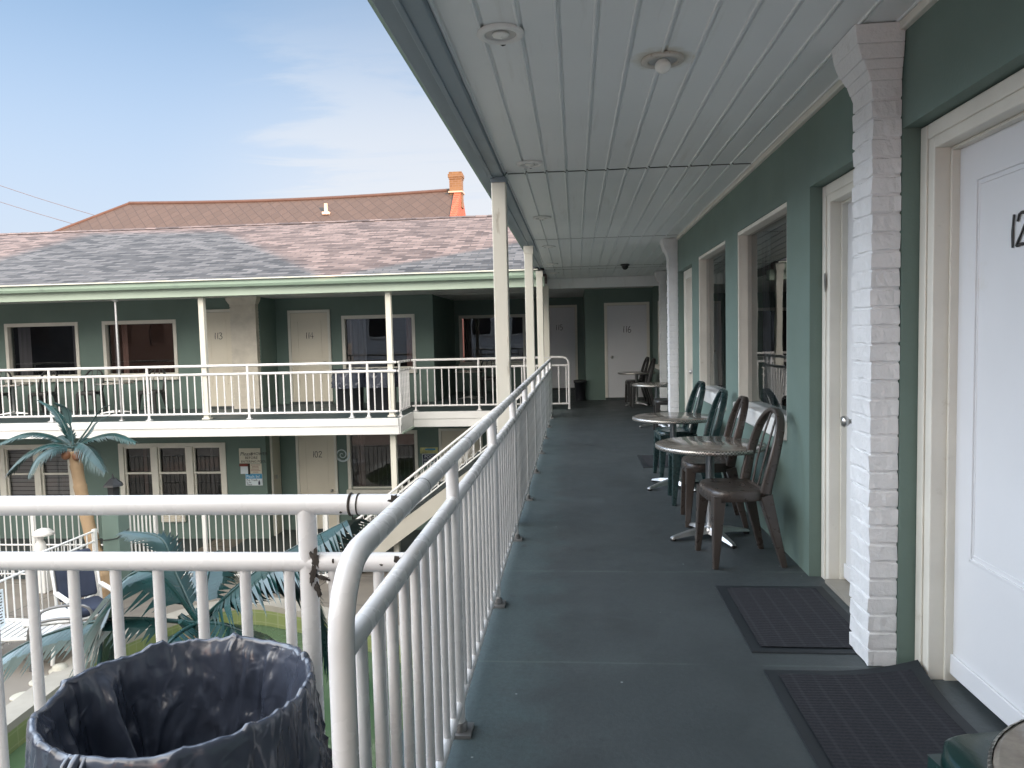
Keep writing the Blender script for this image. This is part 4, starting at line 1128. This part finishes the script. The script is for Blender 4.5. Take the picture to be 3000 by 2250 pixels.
t = board('sign', 'blue and white litter sign lowest in the group right of the triple window', -6.87, -6.51, -1.615, -1.368, SIGNP)
MB().box(-6.865, -6.515, 14.674, 14.6779, -1.47, -1.372).build('blue_band', SIGNB, t)
text('Pitch In!', (-6.85, 14.6725, -1.455), UX, .088, SIGNP, t); text('Put Trash', (-6.85, YS, -1.52), UX, .06, SIGNN, t); text('In Its', (-6.85, YS, -1.562), UX, .05, SIGNN, t); text('Place', (-6.85, YS, -1.606), UX, .055, SIGNN, t)
mb = MB(); mb.box(-6.6, -6.56, YS, YS + .0015, -1.6, -1.53); mb.box(-6.585, -6.57, YS - .002, YS, -1.53, -1.505); mb.build('bin_figure', SIGNN, t)
# signs right of the large lower window (wall at y = 15.4)
YR = 15.39 - .0145
t = board('sign', 'navy pool hours sign beside the large lower window', -3.28, -2.98, -1.33, -1.11, SIGNN, 15.39)
MB().box(-3.29, -2.97, 15.382, 15.3895, -1.34, -1.10).build('border', SIGNP, t)
text('POOL', (-3.24, YR - .001, -1.19), UX, .09, SIGNP, t); text('HOURS', (-3.26, YR - .001, -1.255), UX, .08, SIGNP, t)
mb = MB(); mb.box(-3.25, -3.16, YR, YR + .0015, -1.315, -1.275); mb.box(-3.15, -3.13, YR, YR + .0015, -1.3, -1.29); mb.box(-3.12, -3.02, YR, YR + .0015, -1.315, -1.275); mb.build('hour_patch', SIGNP, t)
t = board('sign', 'yellow and blue painted sign directly above the pool hours sign', -3.33, -2.95, -1.09, -.965, SIGNY, 15.39)
MB().box(-3.22, -3.0, YR, YR + .002, -1.02, -.985).build('blue_band', SIGNB, t)
t = board('sign', 'white board of closely printed rules on the side fence by the pool', 0, .5, 0, .55, SIGNW, 0)
for ch in kids(t): bpy.data.objects.remove(ch)
t.location = (-7.66, 8.75, -2.35); t['local_coords'] = 1
MB().box(-.006, .006, -.3, .3, 0, .5).build('board', SIGNP, t)
mb = MB()
for i in range(11):
    y = -.27
    while y < .26:
        w = random.uniform(.02, .07); mb.box(.0062, .0075, y, min(y + w, .27), .45 - i * .04, .466 - i * .04); y += w + .012
mb.build('print_line', BLACK, t)
# shell ornament by door 102
t = thing('shell_ornament', 'pale spiral shell ornament on the wall right of door 102', 'ornament', (-5.03, 15.38, -1.28))
mb = MB()
sp = [(.012 + .0125 * a) for a in [i * .35 for i in range(36)]]
pts = [(-5.03 + sp[i] * math.cos(i * .35 + .5), 15.385, -1.1 + sp[i] * 1.0 * math.sin(i * .35 + .5)) for i in range(36)]
mb.tube(pts, [.006 + .0004 * i for i in range(36)], 6); mb.build('spiral', SIGNP, t)
mb = MB()
for i in range(9):
    a = .35 * 35 + .5 - i * .3; r0, r1 = .14 - i * .004, .185 - i * .006
    mb.tube([(-5.03 + r0 * math.cos(a), 15.385, -1.1 + r0 * math.sin(a)), (-5.03 + r1 * math.cos(a + .12), 15.385, -1.1 + r1 * math.sin(a + .12))], [.014, .005], 6)
mb.build('spine', SIGNP, t)

# ------------------------------------------------------------------ palms
def frond(pts, width, m, t, leaf=46, droop=.35, seed=0, gap=.86):
    rnd = random.Random(seed); pts = smooth_path(pts, 8); n = len(pts); mb = MB()
    mb.tube(pts, [.016 * (1 - .85 * i / (n - 1)) + .002 for i in range(n)], 6)
    L = [0]
    for i in range(1, n): L.append(L[-1] + (pts[i] - pts[i - 1]).length)
    def at(d):
        for i in range(1, n):
            if L[i] >= d or i == n - 1:
                q = (d - L[i - 1]) / max(1e-6, L[i] - L[i - 1]); return pts[i - 1].lerp(pts[i], q), (pts[i] - pts[i - 1]).normalized()
    for side in (-1, 1):
        for k in range(leaf):
            f = .14 + .86 * (k + rnd.random() * .4) / leaf
            p, T = at(f * L[-1])
            S = T.cross(V((0, 0, 1)));
            S = S.normalized() if S.length > .05 else V((1, 0, 0))
            U = S.cross(T).normalized()
            w = width * (max(.02, math.sin(min(1, f * 1.05) * PI * .86 + .22)) ** .65) * rnd.uniform(.88, 1.08)
            d0 = (S * side + T * .75 - U * .12).normalized()
            a = p; b_ = a + d0 * w * .55 - V((0, 0, droop * w * .14)); c = a + d0 * w - V((0, 0, droop * w * (.55 + rnd.uniform(-.1, .1)))) + T * w * .12
            hw = L[-1] * .86 / leaf * gap * .5
            q1 = T * hw
            mb.add([a - q1, a + q1, b_ + q1 * .95 + U * .004, b_ - q1 * .95, c], [(0, 1, 2, 3), (3, 2, 4)], False)
    return mb.build('frond', m, t)
def trunk(path, radii, t):
    mb = MB(); p = smooth_path(path, 20); n = len(p); rr = []
    for i in range(n):
        q = i / (n - 1); base = radii[0] + (radii[1] - radii[0]) * q
        rr.append(base * (1.0 + .14 * ((q * 9) % 1) ** 3))
    mb.tube(p, rr, 18)
    return mb.build('trunk', TRUNKM, t)
t = thing('palm_tree', 'small artificial palm with a leaning tan trunk standing by the pool fence', 'palm tree', (-7.72, 11.3, GZ))
trunk([(-7.70, 11.3, GZ), (-7.78, 11.3, -2.3), (-7.92, 11.3, -1.9), (-8.08, 11.3, -1.0), (-8.16, 11.3, -.35)], (.115, .085), t)
C = V((-8.165, 11.3, -.3))
PF = [((-8.35, 11.35, .1), (-8.55, 11.4, .34), (-8.78, 11.4, .48), FROND, .12, .1), ((-8.19, 11.3, .05), (-8.21, 11.25, .35), (-8.27, 11.1, .46), FROND2, .16, .5), ((-8.45, 11.2, -.08), (-8.8, 11.1, -.02), (-9.18, 11.0, -.16), FROND, .2, .6),
      ((-8.4, 11.1, -.2), (-8.75, 10.95, -.36), (-9.02, 10.9, -.66), FROND, .22, .6), ((-7.85, 11.35, -.14), (-7.5, 11.4, -.08), (-7.15, 11.4, -.22), FROND, .2, .8), ((-7.95, 11.15, -.2), (-7.65, 11.0, -.3), (-7.40, 10.95, -.62), FROND2, .24, .9),
      ((-8.25, 11.0, -.24), (-8.4, 10.8, -.36), (-8.5, 10.7, -.62), FROND2, .22, .9), ((-8.05, 11.5, -.1), (-7.95, 11.6, .08), (-7.75, 11.7, .2), FROND, .1, .1), ((-8.5, 11.6, -.16), (-8.75, 11.8, -.16), (-8.95, 11.9, -.25), FROND2, .12, .6), ((-8.0, 11.45, .0), (-7.8, 11.5, .3), (-7.6, 11.5, .38), FROND, .03, .1)]
for i, (a, b, c, m, w, dr) in enumerate(PF): frond([C, a, b, c], w * 1.1, m, t, 30, dr, i, 1.25)
mb = MB()
for i, (dx, dy, dz) in enumerate(((-.06, -.1, -.1), (.1, -.07, -.12), (.0, .1, -.1))): mb.blob((C.x + dx, C.y + dy, C.z + dz), .075, .1, seed=i)
mb.build('coconut', COCO, t)
t = thing('palm_tree', 'large artificial palm with glossy blue-green fronds right behind the near left railing', 'palm tree', (-2.72, 5.0, GZ))
trunk([(-2.6, 5.05, GZ), (-2.66, 5.02, -1.8), (-2.74, 5, -.72)], (.13, .1), t)
C = V((-2.74, 5.0, -.66))
PF = [((-2.95, 5.1, -.32), (-3.08, 5.15, -.08), (-3.4, 5.2, -.04), FROND2, .2, .5), ((-2.5, 4.95, -.45), (-2.12, 4.9, -.16), (-1.55, 4.8, .14), FROND, .56, .95), ((-3.0, 4.9, -.25), (-3.24, 4.8, -.38), (-3.36, 4.75, -.98), FROND, .52, 1.15),
      ((-3.2, 4.7, -.52), (-3.65, 4.5, -.6), (-4.05, 4.4, -.86), FROND, .25, 1.0), ((-2.4, 4.8, -.6), (-2.1, 4.7, -.72), (-1.9, 4.65, -1.1), FROND, .3, .9), ((-2.3, 5.1, -.4), (-1.95, 5.1, -.45), (-1.72, 5.1, -1.25), FROND, .22, .9),
      ((-2.9, 5.5, -.4), (-3.0, 5.9, -.4), (-3.1, 6.2, -.75), FROND, .28, .9), ((-2.5, 5.5, -.45), (-2.2, 5.9, -.4), (-2.0, 6.2, -.6), FROND, .3, .9), ((-2.7, 4.6, -.6), (-2.75, 4.3, -.75), (-2.8, 4.1, -1.1), FROND, .28, .9)]
for i, (a, b, c, m, w, dr) in enumerate(PF): frond([C, a, b, c], w, m, t, 34, dr, 20 + i, 1.12)
mb = MB()
for i in range(6):
    a = i * 1.05; mb.tube([C + V((.03 * math.cos(a), .03 * math.sin(a), -.06)), C + V((.14 * math.cos(a), .14 * math.sin(a), .06))], [.05, .02], 8)
mb.build('crown_shaft', FROND, t)

# ------------------------------------------------------------------ courtyard things
t = thing('lamp_pedestal', 'square green pedestal with a black lantern next to the small palm', 'lamp', (-7.6, 11.42, GZ), local=True)
MB().box(-.145, .145, -.145, .145, 0, 1.5).build('pedestal', GREEN, t, .01)
l = MB().lathe([(.05, 1.5), (.09, 1.52), (.1, 1.8), (.0, 1.8)], n=6, sm=False).build('lantern', LANT, t)
MB().lathe([(.165, 1.8), (.155, 1.83), (.06, 1.92), (.02, 1.94), (.008, 2.0), (0, 2.01)], n=6, sm=False).build('lantern_roof', LANT, l)
MB().tube([(-.3, -.16, .97), (-.1, -.165, .94), (.12, -.165, .97), (.3, -.1, 1.12)], .008, 6).build('cable', BLACK, t)
t = thing('statue', 'white garden figure under a mushroom-shaped hat by the lower fence', 'statue', (-9.0, 11.5, GZ), local=True)
MB().box(-.13, .13, -.13, .13, 0, .5).build('plinth', PLASTW, t, .015)
MB().lathe([(.1, .5), (.085, .58), (.095, .7), (.075, .82), (.045, .87), (.06, .92), (.062, .97), (.03, 1.01), (0, 1.02)], n=20).build('figure', PLASTW, t)
MB().lathe([(.0, .985), (.15, .96), (.168, .965), (.15, 1.01), (.09, 1.06), (0, 1.085)], (.06, 0, .0), n=20).build('hat', PLASTW, t)
# cushioned patio chair
def tubeframe(t, name, paths, r, m):
    mb = MB()
    for p in paths: mb.tube(smooth_path(p, 4), r, 8)
    return mb.build(name, m, t)
t = thing('patio_chair', 'white patio chair with navy cushions on the pool deck behind the railing', 'chair', (-7.0, 9.75, GZ), R(-38), local=True)
for y in (-.29, .29):
    tubeframe(t, 'arm_frame', [[(.3, y, .0), (.31, y, .3), (.28, y, .55), (.1, y, .6), (-.3, y, .58)], [(-.34, y, 0), (-.28, y, .3), (-.36, y, .7), (-.5, y, 1.05)], [(.3, y, .32), (-.28, y, .3)]], .02, PLASTW)
    MB().box(-.3, .3, y - .035, y + .035, .6, .63).build('armrest', PLASTW, t, .01)
MB().box(-.3, .3, -.27, .27, .33, .35).build('seat_board', PLASTW, t)
MB().box(-.28, .3, -.25, .25, .352, .45).build('seat_cushion', NAVY, t, .035)
mb = MB(); q = MB().box(-.05, .05, -.25, .25, 0, .68); mb.add([(x - .31 - z * .3, y, .46 + z * .95) for x, y, z in q.v], q.f); mb.build('back_cushion', NAVY, t, .035)
t = thing('sun_lounger', 'white strapped sun lounger at the left edge of the pool deck', 'lounger', (-7.75, 8.9, GZ), R(8), local=True)
for y in (-.32, .32):
    tubeframe(t, 'side_rail', [[(.95, y, .02), (.93, y, .34), (.4, y, .38), (-.25, y, .38), (-.3, y, .02)], [(-.2, y, .38), (-.55, y, .72), (-.8, y, 1.0)]], .025, PLASTW)
for i in range(12): MB().box(-.2 + i * .09, -.14 + i * .09, -.32, .32, .375, .39).build('strap', PLASTW, t)
for i in range(9):
    x, z = -.25 - i * .065, .44 + i * .066
    MB().add([(x, -.32, z), (x - .04, -.32, z + .042), (x - .04, .32, z + .042), (x, .32, z)], [(0, 1, 2, 3)]).build('strap', PLASTW, t)
t = thing('deck_chair', 'grey metal framed chair half hidden by the large palm fronds', 'chair', (-6.78, 8.95, GZ), R(25), local=True)
for y in (-.26, .26):
    tubeframe(t, 'arm_frame', [[(-.32, y, 0), (-.32, y, .45), (-.24, y, .6), (.1, y, .62), (.3, y, .5), (.32, y, 0)]], .02, GREYM)
tubeframe(t, 'cross_bar', [[(.3, -.26, .3), (.3, .26, .3)], [(-.32, -.26, .3), (-.32, .26, .3)]], .014, GREYM)
MB().box(-.3, .3, -.25, .25, .36, .385).build('seat', BLIND, t, .008)
MB().box(-.3, -.285, -.25, .25, .44, .56).build('back_band', GREYM, t)
t = thing('side_table', 'low white square table between the loungers on the pool deck', 'table', (-7.2, 9.35, GZ), R(20), local=True)
MB().box(-.28, .28, -.28, .28, .4, .44).build('tabletop', PLASTW, t, .015)
for sx in (-1, 1):
    for sy in (-1, 1): MB().box(sx * .22 - .035, sx * .22 + .035, sy * .22 - .035, sy * .22 + .035, 0, .4).build('leg', PLASTW, t, .01)
for i, (x, y, r_, l) in enumerate(((-6.62, 8.32, .13, 'large white skimmer lid on the pool deck'), (-6.58, 7.93, .11, 'pale ring-shaped skimmer cover nearest the camera'), (-6.6, 8.62, .12, 'domed white skimmer lid farthest from the camera'))):
    mb = MB().lathe([(r_, 0), (r_, .012), (r_ * .93, .018), (r_ * .8, .017), (0, .018)] if i != 2 else [(r_, 0), (r_, .02), (r_ * .7, .035), (r_ * .65, .07), (0, .08)], (0, 0, 0), 28)
    o = mb.build('skimmer_lid', LIDM, None, loc=(x, y, GZ)); tag(o, l, 'pool lid', 'round lids in the pool deck')

# ------------------------------------------------------------------ houses beyond and behind
t = thing('brick_house', 'brick house beyond the motel roof with a brown diamond-tiled roof', 'house', (-11, 29, GZ))
HX0, HX1, RY, RZ = -17.3, -4.42, 28.0, 6.87
mb = MB()
k = .9
ey, ez = 24.2, RZ - 3.8 * k
def saddle(x):
    return RZ - .12 * math.sin(PI * (x - HX0) / (HX1 - HX0))
xs = [HX0 + (HX1 - HX0) * i / 12 for i in range(13)]
for a, b in zip(xs, xs[1:]):
    mb.quad((a, RY, saddle(a)), (b, RY, saddle(b)), (b, ey, ez), (a, ey, ez)); mb.quad((a, RY, saddle(a)), (b, RY, saddle(b)), (b, 2 * RY - ey, ez), (a, 2 * RY - ey, ez))
hx = HX0 - 6.2
mb.add([(HX0, RY, RZ), (hx, ey, ez), (HX0, ey, ez), (hx, 2 * RY - ey, ez), (HX0, 2 * RY - ey, ez)], [(0, 1, 2), (0, 3, 4), (0, 1, 3)])
rf = mb.build('roof', SHING2, t)
mb = MB(); mb.tube([(x, RY, saddle(x) + .02) for x in xs], .07, 6); mb.tube([(HX0, RY, RZ + .02), (hx, ey, ez)], .05, 6); mb.build('ridge_tiles', RIDGE, rf)
mb = MB(); mb.box(-9.18, -9.08, 27.1, 27.2, RZ - .85, RZ - .45); mb.box(-9.26, -9.0, 27.06, 27.24, RZ - .86, RZ - .76); mb.build('vent_pipe', LIDM, rf)
mb = MB(); mb.box(HX0 - 5.5, HX1 - .02, ey + .4, 2 * RY - ey - .4, GZ, ez + .3)
mb.add([(HX1, ey, ez - .05), (HX1, RY, RZ + .1), (HX1, 2 * RY - ey, ez - .05), (HX1 + .25, ey, ez - .05), (HX1 + .25, RY, RZ + .1), (HX1 + .25, 2 * RY - ey, ez - .05)], [(0, 1, 2), (3, 4, 5), (0, 1, 4, 3), (1, 2, 5, 4), (0, 2, 5, 3)])
mb.box(HX1, HX1 + .25, ey, 2 * RY - ey, GZ, ez - .05)
mb.build('brick_wall', ORBRICK, t)
mb = MB()
for x0_, x1_, z0_, z1_ in ((-4.59, -4.13, 6.2, 7.25), (-4.61, -4.11, 7.25, 7.32), (-4.635, -4.085, 7.32, 7.44), (-4.6, -4.12, 7.44, 7.52)): mb.box(x0_, x1_, RY - (x1_ - x0_) * .45, RY + (x1_ - x0_) * .45, z0_, z1_)
ch = mb.build('chimney', TANBRICK, t)
mb = MB(); mb.box(-4.63, -4.09, RY - .3, RY + .3, 6.74, 6.8); mb.build('flashing', COPING, ch)

def gable_house(name, label, x0, x1, y0, y1, eave, ridge, axis, m, rm, windows=()):
    t = thing(name, label, 'house', ((x0 + x1) / 2, (y0 + y1) / 2, GZ)); mb = MB(); mb.box(x0, x1, y0, y1, GZ, eave)
    mx, my = (x0 + x1) / 2, (y0 + y1) / 2; e = .3
    rm_ = MB()
    if axis == 'X':
        mb.add([(x0, y0, eave), (x0, my, ridge), (x0, y1, eave)], [(0, 1, 2)]); mb.add([(x1, y0, eave), (x1, my, ridge), (x1, y1, eave)], [(0, 1, 2)])
        for ya in (y0 - e, y1 + e): rm_.quad((x0 - e, ya, eave - .1), (x1 + e, ya, eave - .1), (x1 + e, my, ridge + .05), (x0 - e, my, ridge + .05))
    else:
        mb.add([(x0, y0, eave), (mx, y0, ridge), (x1, y0, eave)], [(0, 1, 2)]); mb.add([(x0, y1, eave), (mx, y1, ridge), (x1, y1, eave)], [(0, 1, 2)])
        for xa in (x0 - e, x1 + e): rm_.quad((xa, y0 - e, eave - .1), (xa, y1 + e, eave - .1), (mx, y1 + e, ridge + .05), (mx, y0 - e, ridge + .05))
    mb.build('wall', m, t); rm_.build('roof', rm, t)
    for (a, b, c, d) in windows:
        w = MB().box(a - .08, b + .08, y1 + .002, y1 + .06, c - .08, d + .08).build('window', WHITE, t); MB().box(a, b, y1 + .061, y1 + .065, c, d).build('pane', BLACK, w)
    return t
gable_house('clapboard_house', 'white clapboard house on the other side of the courtyard, behind the camera', -12, -2.5, -15, -8, 4.4, 7.2, 'Y', SIDING, SHING, [(-11 + 2.4 * i, -9.9 + 2.4 * i, z, z + 1.5) for i in range(4) for z in (-1.6, 1.5)])
t = thing('tall_house', 'tall gabled house behind the motel wing, outside the picture', 'house', (17, -19, GZ))
az, nn_ = V((.65, -.76, 0)), V((.76, .65, 0)); mb = MB(); rm_ = MB()
sec = [(4.78, GZ), (4.78, 9.85), (2.3, 10.4), (.4, 9.25), (-2.2, 7.7), (-2.2, GZ)]
vs = [az * q + nn_ * u + V((0, 0, z)) for q in (20, 32) for u, z in sec]
mb.add(vs, [(0, 1, 2, 3, 4, 5), (6, 7, 8, 9, 10, 11), (0, 1, 7, 6), (4, 5, 11, 10)]); mb.build('wall', SIDING, t)
rm_.add(vs, [(1, 2, 8, 7), (2, 3, 9, 8), (3, 4, 10, 9)]); rm_.build('roof', SHING, t)
t = thing('brick_row', 'long brick building on the left side of the courtyard, outside the picture', 'building', (-27, -4, GZ))
mb = MB(); mb.box(-33, -22, -13, 6, GZ, 4.6); mb.build('wall', GREYBRICK, t)
mb = MB(); mb.box(-33.3, -21.7, -13.3, 6.3, 4.6, 4.85); mb.build('roof', SHING, t)
for i in range(6):
    for z in (-1.7, 1.3):
        w = MB().box(-22.02, -21.95, -11.5 + i * 2.9, -10.2 + i * 2.9, z, z + 1.5).build('window', GREYBRICK, t); MB().box(-21.95, -21.94, -11.4 + i * 2.9, -10.3 + i * 2.9, z + .1, z + 1.4).build('pane', DARKIN, w)

# power lines
for i, (za, zb) in enumerate(((8.1, 5.2), (7.35, 4.6))):
    a, b = V((-34, 30, 12.3 - i * .9)), V((-14.5, 30, 5.2 - i * .5)); mb = MB()
    mb.tube([a.lerp(b, q / 12) - V((0, 0, .5 * math.sin(PI * q / 12))) for q in range(13)], .012, 5)
    o = mb.build('power_line', WIRE); tag(o, ('upper' if i == 0 else 'lower') + ' thin grey power line sloping behind the far roof at the left edge', 'cable')

# ------------------------------------------------------------------ light, sky, camera
AZ = V((.65, -.76, 0)).normalized(); EL = math.atan(.24 * .65)
S = V((AZ.x * math.cos(EL), AZ.y * math.cos(EL), math.sin(EL)))
ld = bpy.data.lights.new('sun', 'SUN'); ld.energy = 5.0; ld.angle = R(.5); ld.color = (1, .44, .24)
lo = bpy.data.objects.new('sun', ld); col.objects.link(lo); lo.rotation_euler = S.to_track_quat('Z', 'Y').to_euler(); lo.location = S * 60
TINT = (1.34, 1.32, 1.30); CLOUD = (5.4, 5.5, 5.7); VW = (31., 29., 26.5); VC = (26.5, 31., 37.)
w = bpy.data.worlds.new('World'); sc.world = w; w.use_nodes = True; nt = w.node_tree; nt.nodes.clear()
out = nt.nodes.new('ShaderNodeOutputWorld'); bg = nt.nodes.new('ShaderNodeBackground'); nt.links.new(bg.outputs[0], out.inputs[0])
sky = nt.nodes.new('ShaderNodeTexSky'); sky.sky_type = 'NISHITA'; sky.sun_disc = False; sky.sun_elevation = EL
sky.sun_rotation = math.atan2(AZ.x, AZ.y); sky.air_density = 1.0; sky.dust_density = .8; sky.ozone_density = 2.5
tc = nt.nodes.new('ShaderNodeTexCoord'); sp = nt.nodes.new('ShaderNodeSeparateXYZ'); nt.links.new(tc.outputs['Generated'], sp.inputs[0])
def M(op, a, b=None, clamp=False):
    n_ = nt.nodes.new('ShaderNodeMath'); n_.operation = op; n_.use_clamp = clamp
    for i, x in enumerate((a, b)):
        if x is None: continue
        if hasattr(x, 'is_output'): nt.links.new(x, n_.inputs[i])
        else: n_.inputs[i].default_value = x
    return n_.outputs[0]
zz = M('MAXIMUM', sp.outputs[2], .03)
cb = nt.nodes.new('ShaderNodeCombineXYZ'); nt.links.new(M('DIVIDE', sp.outputs[0], zz), cb.inputs[0]); nt.links.new(M('DIVIDE', sp.outputs[1], zz), cb.inputs[1])
mp = nt.nodes.new('ShaderNodeMapping'); mp.inputs['Rotation'].default_value = (0, 0, R(-25)); mp.inputs['Scale'].default_value = (.62, 1.35, 1); mp.inputs['Location'].default_value = (.4, .2, 0); nt.links.new(cb.outputs[0], mp.inputs[0])
n1 = nt.nodes.new('ShaderNodeTexNoise'); n1.inputs['Scale'].default_value = 1.0; n1.inputs['Detail'].default_value = 8; n1.inputs['Roughness'].default_value = .6; n1.inputs['Distortion'].default_value = .9; nt.links.new(mp.outputs[0], n1.inputs['Vector'])
# thin low cloud bank above the house chimney, wisps beyond it
def dot(v):
    d = nt.nodes.new('ShaderNodeVectorMath'); d.operation = 'DOT_PRODUCT'; nt.links.new(tc.outputs['Generated'], d.inputs[0]); d.inputs[1].default_value = V(v).normalized(); return d.outputs[1]
def rng(x, a, b, c, d, ss=False):
    r = nt.nodes.new('ShaderNodeMapRange'); r.inputs[1].default_value = a; r.inputs[2].default_value = b; r.inputs[3].default_value = c; r.inputs[4].default_value = d
    if ss: r.interpolation_type = 'SMOOTHSTEP'
    nt.links.new(x, r.inputs[0]); return r.outputs[0]
bank = rng(dot((-.17, .955, .215)), .935, .995, -.30, .15)
cf = rng(M('ADD', n1.outputs[0], bank), .47, .68, 0, .5, True)
glow = M('MULTIPLY', rng(dot((-.04, .98, .16)), .88, .995, 0, .9, True), rng(sp.outputs[2], .06, .36, 1, .15, True))
base = nt.nodes.new('ShaderNodeMix'); base.data_type = 'RGBA'; base.blend_type = 'MULTIPLY'; base.inputs[0].default_value = 1
nt.links.new(sky.outputs[0], base.inputs[6]); base.inputs[7].default_value = rgb(TINT)
c0 = mixc(nt, rng(sp.outputs[2], .02, .56, .9, .0, True), base.outputs[2], (4.25, 4.6, 5.6))
c0 = mixc(nt, glow, c0, (5.3, 5.5, 5.9))
cf = M('MULTIPLY', cf, rng(sp.outputs[2], .22, .42, 1, .1, True))
c1 = mixc(nt, cf, c0, CLOUD)
# bright fill light added outside the camera's view: overhead, left and behind
sky_fill = M('MULTIPLY', rng(dot((-.087, .994, -.02)), .40, .72, 1, 0, True), M('MULTIPLY', rng(sp.outputs[2], .06, .22, 0, 1.25, True), rng(sp.outputs[2], .35, .95, 1, .6, True)))
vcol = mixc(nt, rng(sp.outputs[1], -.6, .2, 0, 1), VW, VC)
vn = M('MULTIPLY', sky_fill, rng(n1.outputs[0], .3, .7, .75, 1))
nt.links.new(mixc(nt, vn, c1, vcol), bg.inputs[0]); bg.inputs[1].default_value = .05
cam = bpy.data.cameras.new('camera'); cam.sensor_width = 36; cam.sensor_fit = 'HORIZONTAL'; cam.lens = 36 * 1600 / 2212; cam.clip_start = .05; cam.clip_end = 3000
co = bpy.data.objects.new('camera', cam); col.objects.link(co); sc.camera = co
yaw, pitch, roll = R(4.97133), R(3.6923), .0235
F = V((-math.sin(yaw) * math.cos(pitch), math.cos(yaw) * math.cos(pitch), -math.sin(pitch)))
R0 = V((math.cos(yaw), math.sin(yaw), 0)); U0 = R0.cross(F)
Rv = R0 * math.cos(roll) - U0 * math.sin(roll); Uv = R0 * math.sin(roll) + U0 * math.cos(roll)
mw = Matrix((Rv, Uv, -F)).transposed().to_4x4(); mw.translation = V((0, 0, 1.35)); co.matrix_world = mw
sc.view_settings.view_transform = 'Standard'; sc.view_settings.look = 'None'; sc.view_settings.exposure = 1.70; sc.view_settings.gamma = 1
sc.render.engine = 'CYCLES'; sc.cycles.use_denoising = True; sc.cycles.max_bounces = 9; sc.cycles.diffuse_bounces = 6; sc.cycles.glossy_bounces = 4; sc.cycles.transparent_max_bounces = 12
sc.cycles.sample_clamp_indirect = 8
